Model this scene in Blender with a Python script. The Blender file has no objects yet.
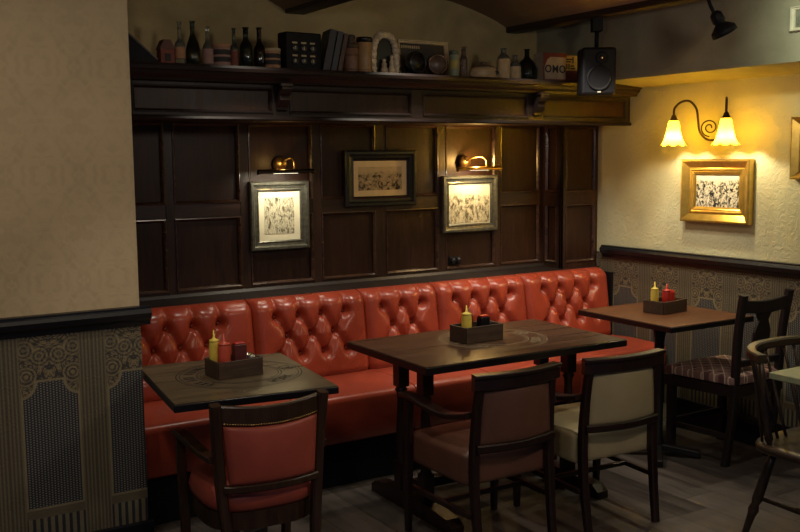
import bpy, bmesh, math, random
from mathutils import Vector, Matrix
import numpy as np
random.seed(7)
C = bpy.context.scene.collection
PI = math.pi

# ------------------------------------------------------------------ mesh helpers
class MB:
    def __init__(s): s.v = []; s.f = []; s.sm = []
    def add(s, vs, fs, smooth=False):
        o = len(s.v); s.v += [tuple(v) for v in vs]
        for f in fs: s.f.append(tuple(i+o for i in f)); s.sm.append(smooth)
        return s
    def box(s, a, b, bev=0.0, M=None):
        x0, y0, z0 = a; x1, y1, z1 = b
        if x0 > x1: x0, x1 = x1, x0
        if y0 > y1: y0, y1 = y1, y0
        if z0 > z1: z0, z1 = z1, z0
        bev = min(bev, (x1-x0)*.45, (y1-y0)*.45, (z1-z0)*.45)
        if bev <= 0:
            vs = [(x0,y0,z0),(x1,y0,z0),(x1,y1,z0),(x0,y1,z0),(x0,y0,z1),(x1,y0,z1),(x1,y1,z1),(x0,y1,z1)]
            fs = [(0,3,2,1),(4,5,6,7),(0,1,5,4),(1,2,6,5),(2,3,7,6),(3,0,4,7)]
        else:
            bm = bmesh.new()
            bmesh.ops.create_cube(bm, size=1)
            for v in bm.verts:
                v.co = Vector(((x0+x1)/2+v.co.x*(x1-x0), (y0+y1)/2+v.co.y*(y1-y0), (z0+z1)/2+v.co.z*(z1-z0)))
            bmesh.ops.bevel(bm, geom=list(bm.edges), offset=bev, segments=2, affect='EDGES', profile=.5)
            bm.verts.index_update()
            vs = [v.co.copy() for v in bm.verts]; fs = [tuple(v.index for v in f.verts) for f in bm.faces]
            bm.free()
        if M: vs = [M @ Vector(v) for v in vs]
        return s.add(vs, fs, False)
    def beam(s, p, q, w, h, bev=.003, up=(0,0,1)):
        p = Vector(p); q = Vector(q); d = q-p; L = d.length; d.normalize()
        x = d.cross(Vector(up))
        if x.length < 1e-4: x = d.cross(Vector((0,1,0)))
        x.normalize(); u = x.cross(d)
        M = Matrix((( x.x, d.x, u.x, p.x),(x.y, d.y, u.y, p.y),(x.z, d.z, u.z, p.z),(0,0,0,1)))
        return s.box((-w/2,0,-h/2),(w/2,L,h/2), bev, M)
    def tube(s, pts, rad, n=10, closed=False, flat=1.0, smooth=True):
        pts = [Vector(p) for p in pts]; N = len(pts)
        if not hasattr(rad, '__len__'): rad = [rad]*N
        rings = []; prev = None
        for i, p in enumerate(pts):
            if closed: t = pts[(i+1) % N]-pts[i-1]
            else: t = pts[min(i+1, N-1)]-pts[max(i-1, 0)]
            t.normalize()
            if prev is None:
                a = Vector((0,0,1)) if abs(t.z) < .9 else Vector((0,1,0))
                x = t.cross(a).normalized()
            else:
                x = prev - t*prev.dot(t); x.normalize()
            y = t.cross(x); prev = x
            rings.append([p+x*math.cos(2*PI*k/n)*rad[i]+y*math.sin(2*PI*k/n)*rad[i]*flat for k in range(n)])
        vs = [v for r in rings for v in r]; fs = []
        for i in range(N if closed else N-1):
            j = (i+1) % N
            for k in range(n): fs.append((i*n+k, i*n+(k+1) % n, j*n+(k+1) % n, j*n+k))
        if not closed:
            fs.append(tuple(range(n))[::-1]); fs.append(tuple((N-1)*n+k for k in range(n)))
        return s.add(vs, fs, smooth)
    def lathe(s, prof, c=(0,0,0), n=20, M=None, sx=1, sy=1, smooth=True, cap=True, wav=0, wn=8):
        vs = []; fs = []; m = len(prof)
        for r, z in prof:
            for k in range(n):
                a = 2*PI*k/n
                rr = r
                zz = z
                vs.append(Vector((rr*math.cos(a)*sx, rr*math.sin(a)*sy, zz)))
        for i in range(m-1):
            for k in range(n): fs.append((i*n+k, i*n+(k+1) % n, (i+1)*n+(k+1) % n, (i+1)*n+k))
        if cap:
            fs.append(tuple(range(n))[::-1]); fs.append(tuple((m-1)*n+k for k in range(n)))
        if M: vs = [M @ v for v in vs]
        c = Vector(c); vs = [v+c for v in vs]
        return s.add(vs, fs, smooth)
    def ext(s, poly, d0, d1, axis='y', M=None, smooth=False):
        n = len(poly)
        mk = {'y': lambda a, b, d: (a, d, b), 'x': lambda a, b, d: (d, a, b), 'z': lambda a, b, d: (a, b, d)}[axis]
        vs = [Vector(mk(a, b, d0)) for a, b in poly]+[Vector(mk(a, b, d1)) for a, b in poly]
        fs = [tuple(range(n)), tuple(range(2*n-1, n-1, -1))]+[(i, i+n, (i+1) % n+n, (i+1) % n) for i in range(n)]
        if M: vs = [M @ v for v in vs]
        return s.add(vs, fs, smooth)
    def grid(s, fn, nu, nv, smooth=True):
        vs = [fn(i/nu, j/nv) for j in range(nv+1) for i in range(nu+1)]
        fs = [(j*(nu+1)+i, j*(nu+1)+i+1, (j+1)*(nu+1)+i+1, (j+1)*(nu+1)+i) for j in range(nv) for i in range(nu)]
        return s.add(vs, fs, smooth)
    def build(s, name, mat, parent=None, fix=True):
        me = bpy.data.meshes.new(name); me.from_pydata(s.v, [], s.f)
        me.polygons.foreach_set('use_smooth', s.sm)
        me.materials.append(mat); me.update()
        if fix:
            bm = bmesh.new(); bm.from_mesh(me); bmesh.ops.recalc_face_normals(bm, faces=bm.faces); bm.to_mesh(me); bm.free()
        o = bpy.data.objects.new(name, me); C.objects.link(o)
        if parent: o.parent = parent
        return o

def tag(o, label, cat, group=None, kind=None):
    o['label'] = label; o['category'] = cat
    if group: o['group'] = group
    if kind: o['kind'] = kind
    return o
def thing(name, label, cat, loc=(0,0,0), rz=0, group=None):
    o = bpy.data.objects.new(name, None); C.objects.link(o); o.empty_display_size = .05
    o.location = loc; o.rotation_euler = (0, 0, math.radians(rz)); return tag(o, label, cat, group)
def struct(name, mb, mat, label=None, parent=None, fix=True):
    o = mb.build(name, mat, parent, fix)
    if not parent:
        o['kind'] = 'structure'
        if label: o['label'] = label
    return o
def dup(root, loc, rz, label):
    r = root.copy(); C.objects.link(r); r.location = loc; r.rotation_euler = (0, 0, math.radians(rz)); r['label'] = label
    def rec(a, b):
        for ch in [o for o in bpy.data.objects if o.parent == a]:
            c = ch.copy(); C.objects.link(c); c.parent = b; rec(ch, c)
    rec(root, r); return r

# ------------------------------------------------------------------ node expression helper
class X:
    def __init__(s, nt, sock): s.nt = nt; s.s = sock
    def op(s, o, b=None, c=None, clamp=False):
        n = s.nt.nodes.new('ShaderNodeMath'); n.operation = o; n.use_clamp = clamp
        for i, v in enumerate((s, b, c)):
            if v is None: continue
            if isinstance(v, X): s.nt.links.new(v.s, n.inputs[i])
            else: n.inputs[i].default_value = v
        return X(s.nt, n.outputs[0])
    def __add__(s, b): return s.op('ADD', b)
    def __sub__(s, b): return s.op('SUBTRACT', b)
    def __mul__(s, b): return s.op('MULTIPLY', b)
    def __rsub__(s, b): return (s*-1)+b
    __radd__ = __add__; __rmul__ = __mul__
    def abs(s): return s.op('ABSOLUTE')
    def sin(s): return s.op('SINE')
    def lt(s, b): return s.op('LESS_THAN', b)
    def gt(s, b): return s.op('GREATER_THAN', b)
    def mx(s, b): return s.op('MAXIMUM', b)
    def mn(s, b): return s.op('MINIMUM', b)
    def sqrt(s): return s.op('SQRT')
    def frac(s): return s.op('FRACT')
    def wrap(s, p): return s.op('PINGPONG', p)

class Mat:
    def __init__(s, name, color=(.5,.5,.5), rough=.6, metal=0, spec=.5):
        s.m = bpy.data.materials.new(name); s.m.use_nodes = True; s.nt = s.m.node_tree
        s.b = s.nt.nodes['Principled BSDF']; s.b.inputs['Base Color'].default_value = (*color, 1)
        s.b.inputs['Roughness'].default_value = rough; s.b.inputs['Metallic'].default_value = metal
        s.b.inputs['Specular IOR Level'].default_value = spec
    def n(s, t): return s.nt.nodes.new(t)
    def l(s, a, b): s.nt.links.new(a, b)
    def coord(s, which='Object', scale=(1,1,1), rot=(0,0,0)):
        tc = s.n('ShaderNodeTexCoord'); mp = s.n('ShaderNodeMapping')
        mp.inputs['Scale'].default_value = scale; mp.inputs['Rotation'].default_value = rot
        s.l(tc.outputs[which], mp.inputs[0]); return mp.outputs[0]
    def noise(s, vec, scale=5, detail=4, rough=.55, dist=0):
        n = s.n('ShaderNodeTexNoise'); n.inputs['Scale'].default_value = scale; n.inputs['Detail'].default_value = detail
        n.inputs['Roughness'].default_value = rough; n.inputs['Distortion'].default_value = dist
        s.l(vec, n.inputs['Vector']); return X(s.nt, n.outputs['Fac'])
    def ramp(s, fac, stops, interp='LINEAR'):
        r = s.n('ShaderNodeValToRGB'); r.color_ramp.interpolation = interp; e = r.color_ramp.elements
        while len(e) < len(stops): e.new(.5)
        for el, (p, c) in zip(e, stops): el.position = p; el.color = (*c, 1)
        s.l(fac.s if isinstance(fac, X) else fac, r.inputs[0]); return r.outputs[0]
    def mix(s, fac, a, b, mode='MIX'):
        m = s.n('ShaderNodeMix'); m.data_type = 'RGBA'; m.blend_type = mode
        for i, v in ((0, fac), (6, a), (7, b)):
            if isinstance(v, X): v = v.s
            if isinstance(v, (int, float)): m.inputs[i].default_value = v
            elif isinstance(v, tuple): m.inputs[i].default_value = (*v, 1)
            else: s.l(v, m.inputs[i])
        return m.outputs[2]
    def col(s, c): s.l(c, s.b.inputs['Base Color']); return s
    def rough(s, x): s.l(x.s, s.b.inputs['Roughness']); return s
    def bump(s, h, strength=.3, dist=.01):
        b = s.n('ShaderNodeBump'); b.inputs['Strength'].default_value = strength; b.inputs['Distance'].default_value = dist
        s.l(h.s if isinstance(h, X) else h, b.inputs['Height']); s.l(b.outputs[0], s.b.inputs['Normal']); return s
    def sep(s, vec):
        n = s.n('ShaderNodeSeparateXYZ'); s.l(vec, n.inputs[0]); return [X(s.nt, n.outputs[i]) for i in range(3)]

def wood(name, dark, light, rough=.4, axis='z', scale=1.0, spec=.5, bump=.15, coat=0):
    m = Mat(name, dark, rough, spec=spec)
    sc = {'x': (1.2, 14, 14), 'y': (14, 1.2, 14), 'z': (14, 14, 1.2)}[axis]
    v = m.coord('Object', tuple(a*scale for a in sc))
    f = m.noise(v, 2.2, 6, .62, .6); g = m.noise(v, 9, 3, .6)
    h = f*.7+g*.3
    m.col(m.ramp(h, [(.3, dark), (.52, tuple((a+b)/2 for a, b in zip(dark, light))), (.72, light)]))
    m.rough(f*.2+(rough-.1)); m.bump(h, bump, .004)
    if coat: m.b.inputs['Coat Weight'].default_value = coat; m.b.inputs['Coat Roughness'].default_value = .25
    return m.m
def plain(name, color, rough=.6, metal=0, var=.15, nscale=25, spec=.5, bump=0):
    m = Mat(name, color, rough, metal, spec)
    f = m.noise(m.coord(), nscale, 4)
    m.col(m.ramp(f, [(.3, tuple(c*(1-var) for c in color)), (.7, tuple(min(1, c*(1+var)) for c in color))]))
    if bump: m.bump(f, bump, .003)
    return m.m
def leather(name, color, rough=.38, dark=.75, bump=.12):
    m = Mat(name, color, rough, spec=.5)
    v = m.coord(); f = m.noise(v, 6, 4); g = m.noise(v, 140, 2)
    m.col(m.ramp(f, [(.3, tuple(c*dark for c in color)), (.7, color)]))
    m.rough(f*.15+(rough-.07)); m.bump(g+f*1.5, bump, .002); return m.m
def glass(name, color, rough=.08):
    m = Mat(name, color, rough); m.b.inputs['Transmission Weight'].default_value = .85
    f = m.noise(m.coord(), 12, 2); m.col(m.ramp(f, [(.2, tuple(c*.85 for c in color)), (.8, color)])); return m.m

PANEL = wood('dark_oak_panel', (.010,.0050,.0036), (.044,.0185,.0110), .40, 'z', 1.0, .32)
PANELX = wood('dark_oak_rail', (.010,.0050,.0036), (.044,.0185,.0110), .36, 'x', 1.0, .40)
BEAD = wood('oak_bead_highlight', (.014,.007,.005), (.075,.034,.020), .24, 'x', 1.0, .7, .02)  # brighter than the panel oak: edge highlights put into the colour
PANELB = wood('oak_recess_shade', (.009,.0042,.0030), (.042,.0165,.0095), .42, 'z', 1.6, .25)  # recess shade put into the colour, a touch darker than the stiles
HEAD = wood('header_oak', (.008,.0050,.0048), (.024,.0135,.0110), .45, 'x', 1.0, .25)
RAILM = plain('black_dado_paint', (.007,.007,.010), .35, spec=.5)
TABLEM = wood('table_oak', (.022,.010,.0052), (.100,.047,.023), .30, 'x', .8, .5, .08, .3)
TABLER = wood('table_oak_ruddy', (.050,.018,.007), (.165,.062,.024), .33, 'x', .8, .5, .08, .15)
TABLEL = wood('table_oak_glare', (.058,.042,.023), (.175,.130,.072), .30, 'x', .8, .6, .08, .3)  # wood lightened to stand in for glare on this top
EDGE = plain('table_edge_black', (.006,.005,.006), .3)
CHAIRW = wood('chair_mahogany', (.008,.0040,.0032), (.028,.0112,.0078), .36, 'z', 1.4, .5)
CHAIRO = wood('chair_walnut', (.018,.0085,.0045), (.060,.029,.014), .36, 'z', 1.4, .5)
CHAIRD = plain('chair_black_oak', (.012,.008,.008), .42)
CHAIRP = wood('chair_elm', (.015,.009,.006), (.048,.030,.018), .4, 'x', 1.4)
IRON = plain('cast_iron', (.008,.008,.009), .5, .3)
RED = leather('banquette_leather', (.36,.054,.026), .29, .72)
REDS = leather('banquette_seat_leather', (.35,.054,.027), .33, .72)
REDC = leather('chair_red_leather', (.40,.080,.052), .42)
BROWN = leather('chair_brown_leather', (.150,.066,.042), .45)
CREAM = leather('chair_cream_leather', (.40,.335,.19), .48, .85)
BRASS = plain('aged_brass', (.42,.27,.10), .3, .95, .3, 40)
IRONB = plain('bronze_iron', (.06,.035,.018), .4, .7)
GOLD = plain('gilt', (.55,.35,.075), .30, .85, .12, 30)
SILVER = plain('dull_silver_frame', (.15,.145,.115), .3, .7, .3, 50)
BLACKF = plain('black_frame', (.006,.006,.008), .28)
BLACK = plain('matt_black', (.005,.005,.007), .6, spec=.2)
CRATE = wood('crate_wood', (.022,.012,.007), (.085,.045,.024), .6, 'x', 2)
MUST = plain('mustard_plastic', (.72,.55,.08), .4)
KETCH = plain('ketchup_plastic', (.50,.025,.015), .35)
KETCH2 = plain('orange_red_plastic', (.50,.07,.035), .4)
SACH = plain('dark_red_packet', (.09,.014,.014), .5)
CHROME = plain('chrome', (.75,.75,.72), .2, .9)
BULKM = plain('off_white', (.6,.55,.42), .6)

# plaster
def plaster(name, c0, c1, nscale=2.2, rough=.9, bump=.25):
    m = Mat(name, c0, rough, spec=.2); v = m.coord('Object'); f = m.noise(v, nscale, 6, .6, .4); g = m.noise(v, 30, 5)
    m.col(m.ramp(f, [(.3, c0), (.7, c1)])); m.bump(f*.6+g*.4, bump, .01); return m.m
PLASTER = plaster('rough_plaster', (.32,.255,.125), (.56,.45,.235))
CEILM = plaster('ceiling_plaster', (.24,.16,.105), (.36,.25,.16), 1.5)
BULK = plaster('bulkhead_paint', (.25,.235,.16), (.37,.35,.25), 3)
# embossed wallpaper
def anaglypta(name, c, axis):
    m = Mat(name, c, .62, spec=.35)
    v = m.coord('Object'); x, y, z = m.sep(v); u = x if axis == 'x' else y
    n1 = m.noise(v, 7, 2, .5); n2 = m.noise(v, 14, 2, .5, 1.5)
    w = ((n1*44 + n2*14).sin())
    w2 = ((n2*34+n1*14).sin()); h = w*.6+w2*.4+m.noise(v, 60, 3)*.5
    vr = m.noise(v, 3, 3)
    s1 = u.op('PINGPONG', .13); t1 = (z+.05).op('PINGPONG', .20)
    cb = m.n('ShaderNodeCombineXYZ'); m.l(s1.s, cb.inputs[0]); m.l(t1.s, cb.inputs[1])
    dm = m.noise(cb.outputs[0], 13, 2, .5, .8); lat = ((s1*(1/.13)+t1*(1/.20)-1).abs()*-9+1).mx(0)
    dam = (((dm*24).sin())*.5+lat*.45)
    if axis == 'x':
        dv = (dam*.22+vr*.8)
        m.col(m.ramp(dv, [(.2, c), (.75, tuple(a*.80 for a in c))])); h = dam*.55+m.noise(v, 90, 3)*.6+w*.12
    else:
        m.col(m.ramp(vr, [(.3, tuple(a*.93 for a in c)), (.7, c)])); h = h*.8+dam*.35
    m.bump(h, .28 if axis == 'x' else .26, .004); return m.m
ANA_P = anaglypta('embossed_wallpaper_pier', (.53,.415,.255), 'x')
ANA_R = anaglypta('embossed_wallpaper_right', (.51,.48,.30), 'y')
# ornate dado wallpaper
def dado(name, axis, uc):
    m = Mat(name, (.2,.2,.2), .55, spec=.35)
    v = m.coord('Object'); x, y, z = m.sep(v); u = x if axis == 'x' else y*-1
    s = (u-(uc-.16+32*.32*0)).op('PINGPONG', .16)          # 0 at pilaster centre, .16 at panel centre
    s = .16-s                                             # distance from panel centre
    # symmetric coordinate vector for the scrollwork
    cb = m.n('ShaderNodeCombineXYZ'); m.l(s.s, cb.inputs[0]); m.l(z.s, cb.inputs[1])
    nv = m.noise(cb.outputs[0], 26, 2, .5, 1.2)
    curl = ((nv*34).sin())
    d1 = ((s-.085).op('POWER', 2)+(z-.80).op('POWER', 2)).sqrt()
    d2 = ((s-.035).op('POWER', 2)+(z-.875).op('POWER', 2)).sqrt()
    d3 = ((s-.09).op('POWER', 2)+(z-.90).op('POWER', 2)).sqrt()
    rings = (d1.mn(d2+.006).mn(d3)*420).sin()
    near = d1.mn(d2).mn(d3).lt(.042)
    orn = near*(rings*.65+curl*.5)+(1-near)*curl
    ornf = (orn*.42+.45).op('MULTIPLY', 1, clamp=True) if False else (orn*.42+.45)
    pil = s.gt(.108)
    strp = ((s*(2*PI/.0135)).sin()*.4+.45)
    dc = ((s-.11).op('POWER', 2)+(z-.775).op('POWER', 2)).sqrt()
    inner = s.lt(.100)*z.lt(.775)*dc.gt(.062)*z.gt(.290)
    outer = s.lt(.108)*z.lt(.783)*dc.gt(.052)*z.gt(.282)
    border = outer-inner
    dots = ((u*(PI/.0115)).sin()*((z*(PI/.0095)+((u*(1/.0115)).op('FLOOR')*PI*.5)).sin())).abs().gt(.62)
    low = z.lt(.248)*s.lt(.108); flute = ((u*(2*PI/.027)).sin()).gt(.15)
    tan = (.225,.185,.108); mid = (.115,.097,.062); dk = (.030,.030,.034); blu = (.026,.029,.037)
    c = m.mix(ornf, dk, (.25,.195,.105))
    c = m.mix(z.lt(.282), c, mid)
    c = m.mix(pil, c, m.mix(strp, (.070,.060,.042), (.175,.148,.092)))
    pc = m.mix(dots, blu, (.20,.19,.155)); c = m.mix(inner, c, pc)
    c = m.mix(border, c, tan)
    c = m.mix(low, c, m.mix(flute, (.17,.145,.09), dk))
    m.col(c); hh = ornf*(1-inner)+dots*.5*inner+strp*pil
    m.bump(hh, .35, .003); return m.m
DADO_P = dado('dado_wallpaper_pier', 'x', .765)
DADO_R = dado('dado_wallpaper_right', 'y', -4.325)
# floor
def floor_mat():
    m = Mat('floor_boards', (.05,.04,.035), .5, spec=.35)
    v = m.coord('Object'); x, y, z = m.sep(v)
    k = (x*(1/.19)); idx = k.op('FLOOR'); fx = k.frac()
    off = (idx*12.9898).sin()*43.7; 
    ky = (y*(1/1.2)+off); fy = ky.frac(); iy = ky.op('FLOOR')
    rnd = ((idx*78.233+iy*37.7).sin()*4375.5).frac()
    cb = m.n('ShaderNodeCombineXYZ'); m.l((x*14).s, cb.inputs[0]); m.l((y*1.3).s, cb.inputs[1]); m.l((rnd*7).s, cb.inputs[2])
    g = m.noise(cb.outputs[0], 2.2, 6, .65, .5)
    gap = (fx.lt(.018)+fy.lt(.003)).mn(1)
    c = m.ramp(g*.7+rnd*.3, [(.25, (.028,.023,.021)), (.75, (.105,.086,.073))])
    m.col(m.mix(gap, c, (.012,.010,.009))); m.rough(g*.2+.38); m.bump(g-gap*1.0, .2, .004); return m.m
FLOORM = floor_mat()

# ------------------------------------------------------------------ room
XR, YB, YP, XP = 4.4, 4.79, 3.72, 1.118
struct('floor', MB().box((-2,-1.2,-.05),(XR+.1,YB+.1,0)), FLOORM, 'dark grey-brown wood plank floor')
struct('wall_back', MB().box((XP-.4,YB,0),(XR+.1,YB+.1,2.9)), PLASTER, 'rough plaster wall behind the panelling')
w = struct('wall_right', MB().box((XR,-1.2,0),(XR+.12,YB,2.9)), ANA_R, 'cream embossed papered wall')
struct('dado_wallpaper', MB().box((XR-.004,-1.2,.1),(XR-.0005,YB,.985)), DADO_R, parent=w)
w = struct('wall_left', MB().box((-2,YP,0),(XP,YB+.1,2.9)), ANA_P, 'cream embossed papered pier')
struct('dado_wallpaper', MB().box((-2,YP-.004,.1),(XP+.001,YP-.0005,.985)), DADO_P, parent=w)
def rail_prof(y0, s): # profile out (s sign) , z
    return [(y0, .955), (y0-.012*s, .955), (y0-.016*s, .972), (y0-.034*s, .985), (y0-.040*s, 1.005), (y0-.034*s, 1.018), (y0-.026*s, 1.022), (y0-.026*s, 1.030), (y0, 1.032)]
struct('trim_left', MB().ext([(a, b) for a, b in rail_prof(YP-.004, 1)], -2, XP+.036, 'x'), RAILM, 'black dado rail on the papered pier')
struct('trim_right', MB().ext([(a, b) for a, b in rail_prof(XR-.004, 1)], -1.2, 4.52, 'y'), RAILM, 'black dado rail on the right-hand wall')
struct('baseboard_left', MB().box((-2,YP-.022,0),(XP+.018,YP-.001,.155), .004), RAILM, 'black skirting under the pier wallpaper')
struct('baseboard_right', MB().box((XR-.022,-1.2,0),(XR-.001,3.9,.16), .004), RAILM, 'black skirting of the right-hand wall')

# ceiling: shallow vaults between beams
def vault(x0, x1, zs, rise):
    m = MB(); n = 20
    prof = [(x0+(x1-x0)*i/n, zs+rise*math.sin(PI*i/n)**.85) for i in range(n+1)]
    poly = prof+[(x1, 2.9), (x0, 2.9)]
    m.ext(poly, -1.2, YB, 'y'); return m
cm = MB()
for x0, x1 in ((-2.0,-.72),(-.60,.82),(.94,2.29),(2.41,3.80),(3.89,XR)):
    v_ = vault(x0, x1, 2.40, .15 if x1 < XR else .03); cm.add(v_.v, v_.f, False)
struct('ceiling', cm, CEILM, 'vaulted plaster ceiling between dark beams')
for i, (x0, x1) in enumerate(((-.72,-.60),(.82,.94),(2.29,2.41),(3.80,3.89))):
    struct('trim_%d' % (i+1), MB().box((x0,-1.2,2.365+(.014 if i == 2 else 0)),(x1,YB,2.5), .008), wood('beam_wood_%d' % i, (.012,.007,.005), (.04,.022,.014), .55, 'y'),
           'dark timber ceiling beam')
struct('wall_bulkhead', MB().ext([(4.05,2.035),(4.40,2.010),(4.40,2.7),(4.05,2.7)], -1.2, YB, 'y'), BULK, 'boxed bulkhead above the right-hand wall')

# ------------------------------------------------------------------ wall panelling
def moulding(mb, x0, x1, z0, z1, y, w=.016, out=.008):
    """raised bead frame around a recessed panel, lying in the plane y (facing -y)"""
    pr = [(0, 0), (0, -out), (w*.35, -out*1.1), (w*.7, -out*.3), (w, out*.6)]
    loops = []
    for i, d in pr: loops.append([(x0+i, y+d, z0+i), (x1-i, y+d, z0+i), (x1-i, y+d, z1-i), (x0+i, y+d, z1-i)])
    vs = [p for l in loops for p in l]; fs = []
    for a in range(len(pr)-1):
        for k in range(4): fs.append((a*4+k, a*4+(k+1) % 4, (a+1)*4+(k+1) % 4, (a+1)*4+k))
    mb.add(vs, fs)
pan = struct('wall_panelling', MB().box((XP,4.775,.86),(4.06,4.789,2.03)), PANELB, 'dark oak wall panelling above the bench')
cols = [(1.10,1.26),(1.30,1.585),(1.63,1.992),(2.044,2.42),(2.474,2.825),(2.895,3.262),(3.318,3.69),(3.735,4.05)]
stile = MB(); rails = MB(); beads = MB()
edges = [XP]+[e for c in cols for e in c][1:]
xs = [XP]
for i in range(len(cols)-1):
    stile.box((cols[i][1],4.755,.86),(cols[i+1][0],4.776,1.86), .003)
stile.box((4.05,4.755,.86),(4.09,4.776,1.86), .003)
for c0, c1 in cols:
    c0 = max(c0, XP)
    for z0, z1 in ((.86,.925),(1.302,1.375),(1.79,1.86)):
        rails.box((c0,4.757,z0),(c1,4.776,z1), .002)
    for z0, z1 in ((.925,1.302),(1.375,1.79)): moulding(beads, c0, c1, z0, z1, 4.760)
stile.build('stile', PANEL, pan); rails.build('rail', PANELX, pan); beads.build('bead', BEAD, pan)
# the panelled box at the right-hand end
bx = struct('wall_boxing', MB().box((4.105,4.60,.86),(XR-.001,4.789,1.86)), PANELB, 'panelled boxing in the corner by the right-hand wall')
m = MB(); m2 = MB()
for x0, x1 in ((4.085,4.125),(4.375,4.399)): m.box((x0,4.585,.86),(x1,4.604,1.86), .003)
for z0, z1 in ((.86,.925),(1.295,1.375),(1.79,1.86)): m.box((4.125,4.587,z0),(4.375,4.603,z1), .002)
for z0, z1 in ((.925,1.295),(1.375,1.79)): moulding(m2, 4.125, 4.375, z0, z1, 4.590)
for y0, y1 in ((4.585,4.625),(4.735,4.765)): m.box((4.085,y0,.86),(4.106,y1,1.86), .003)
for z0, z1 in ((.86,.925),(1.295,1.375),(1.79,1.86)): m.box((4.087,4.625,z0),(4.106,4.735,z1), .002)
for z0, z1 in ((.925,1.295),(1.375,1.79)):
    mm = MB(); moulding(mm, 4.625, 4.735, z0, z1, 4.088); m2.add([(y, x, z) for x, y, z in mm.v], mm.f)
m.build('stile', PANEL, bx); m2.build('bead', BEAD, bx)
struct('trim_5', MB().ext([(4.774,.862),(4.562,.862),(4.560,.886),(4.590,.890),(4.700,.893),(4.735,.898),(4.750,.912),(4.774,.912)], XP, XR-.001, 'x'), wood('ledge_oak', (.006,.0035,.003), (.017,.0085,.006), .5, 'x'), 'dark capping ledge between bench and panelling')

# header with shelf
hd = thing('overhead_shelf', 'long dark oak bracketed shelf above the wall panelling', 'shelf', (2.75,4.5,2.03))
def hl(mb, name, mat, **k):
    mb.v = [(x-2.75, y-4.5, z-2.03) for x, y, z in mb.v]; return mb.build(name, mat, hd)
hl(MB().ext([(4.785,1.96),(4.255,1.96),(4.250,1.972),(4.232,1.985),(4.225,2.000),(4.212,2.005),(4.208,2.02),(4.212,2.032),(4.785,2.032)], XP+.003, XR-.003, 'x'), 'shelf_board', HEAD)
f = MB(); f.box((XP+.003,4.325,1.79),(XR-.003,4.345,1.97)); f.box((XP+.003,4.345,1.79),(XR-.003,4.752,1.805))
hl(f, 'fascia', PANELB)
f = MB(); b_ = MB()
segs = [(XP+.003,1.18,0),(1.30,1.985,1),(2.075,2.79,1),(2.86,3.585,1),(3.70,4.365,1)]
prev = XP+.003
for x0, x1, p in segs:
    if p:
        f.box((prev,4.308,1.79),(x0,4.327,1.962), .003)
        for z0, z1 in ((1.79,1.822),(1.942,1.962)): f.box((x0,4.309,z0),(x1,4.327,z1), .002)
        moulding(b_, x0, x1, 1.822, 1.942, 4.312, .014); prev = x1
f.box((prev,4.308,1.79),(XR-.003,4.327,1.962), .003)
f.ext([(4.345,1.785),(4.300,1.785),(4.295,1.792),(4.300,1.803),(4.310,1.808),(4.345,1.808)], XP+.003, XR-.003, 'x')
hl(f, 'frame_rails', HEAD); hl(b_, 'bead', HEAD)
for xc in (2.03,3.64):
    c_ = MB()
    pr = [(4.312,1.945),(4.235,1.957),(4.232,1.935),(4.245,1.915),(4.262,1.905),(4.258,1.885),(4.275,1.862),(4.290,1.850),(4.292,1.838),(4.312,1.828)]
    c_.ext(pr, xc-.026, xc+.026, 'x'); c_.box((xc-.032,4.228,1.947),(xc+.032,4.312,1.962), .003)
    hl(c_, 'corbel', HEAD)

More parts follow.
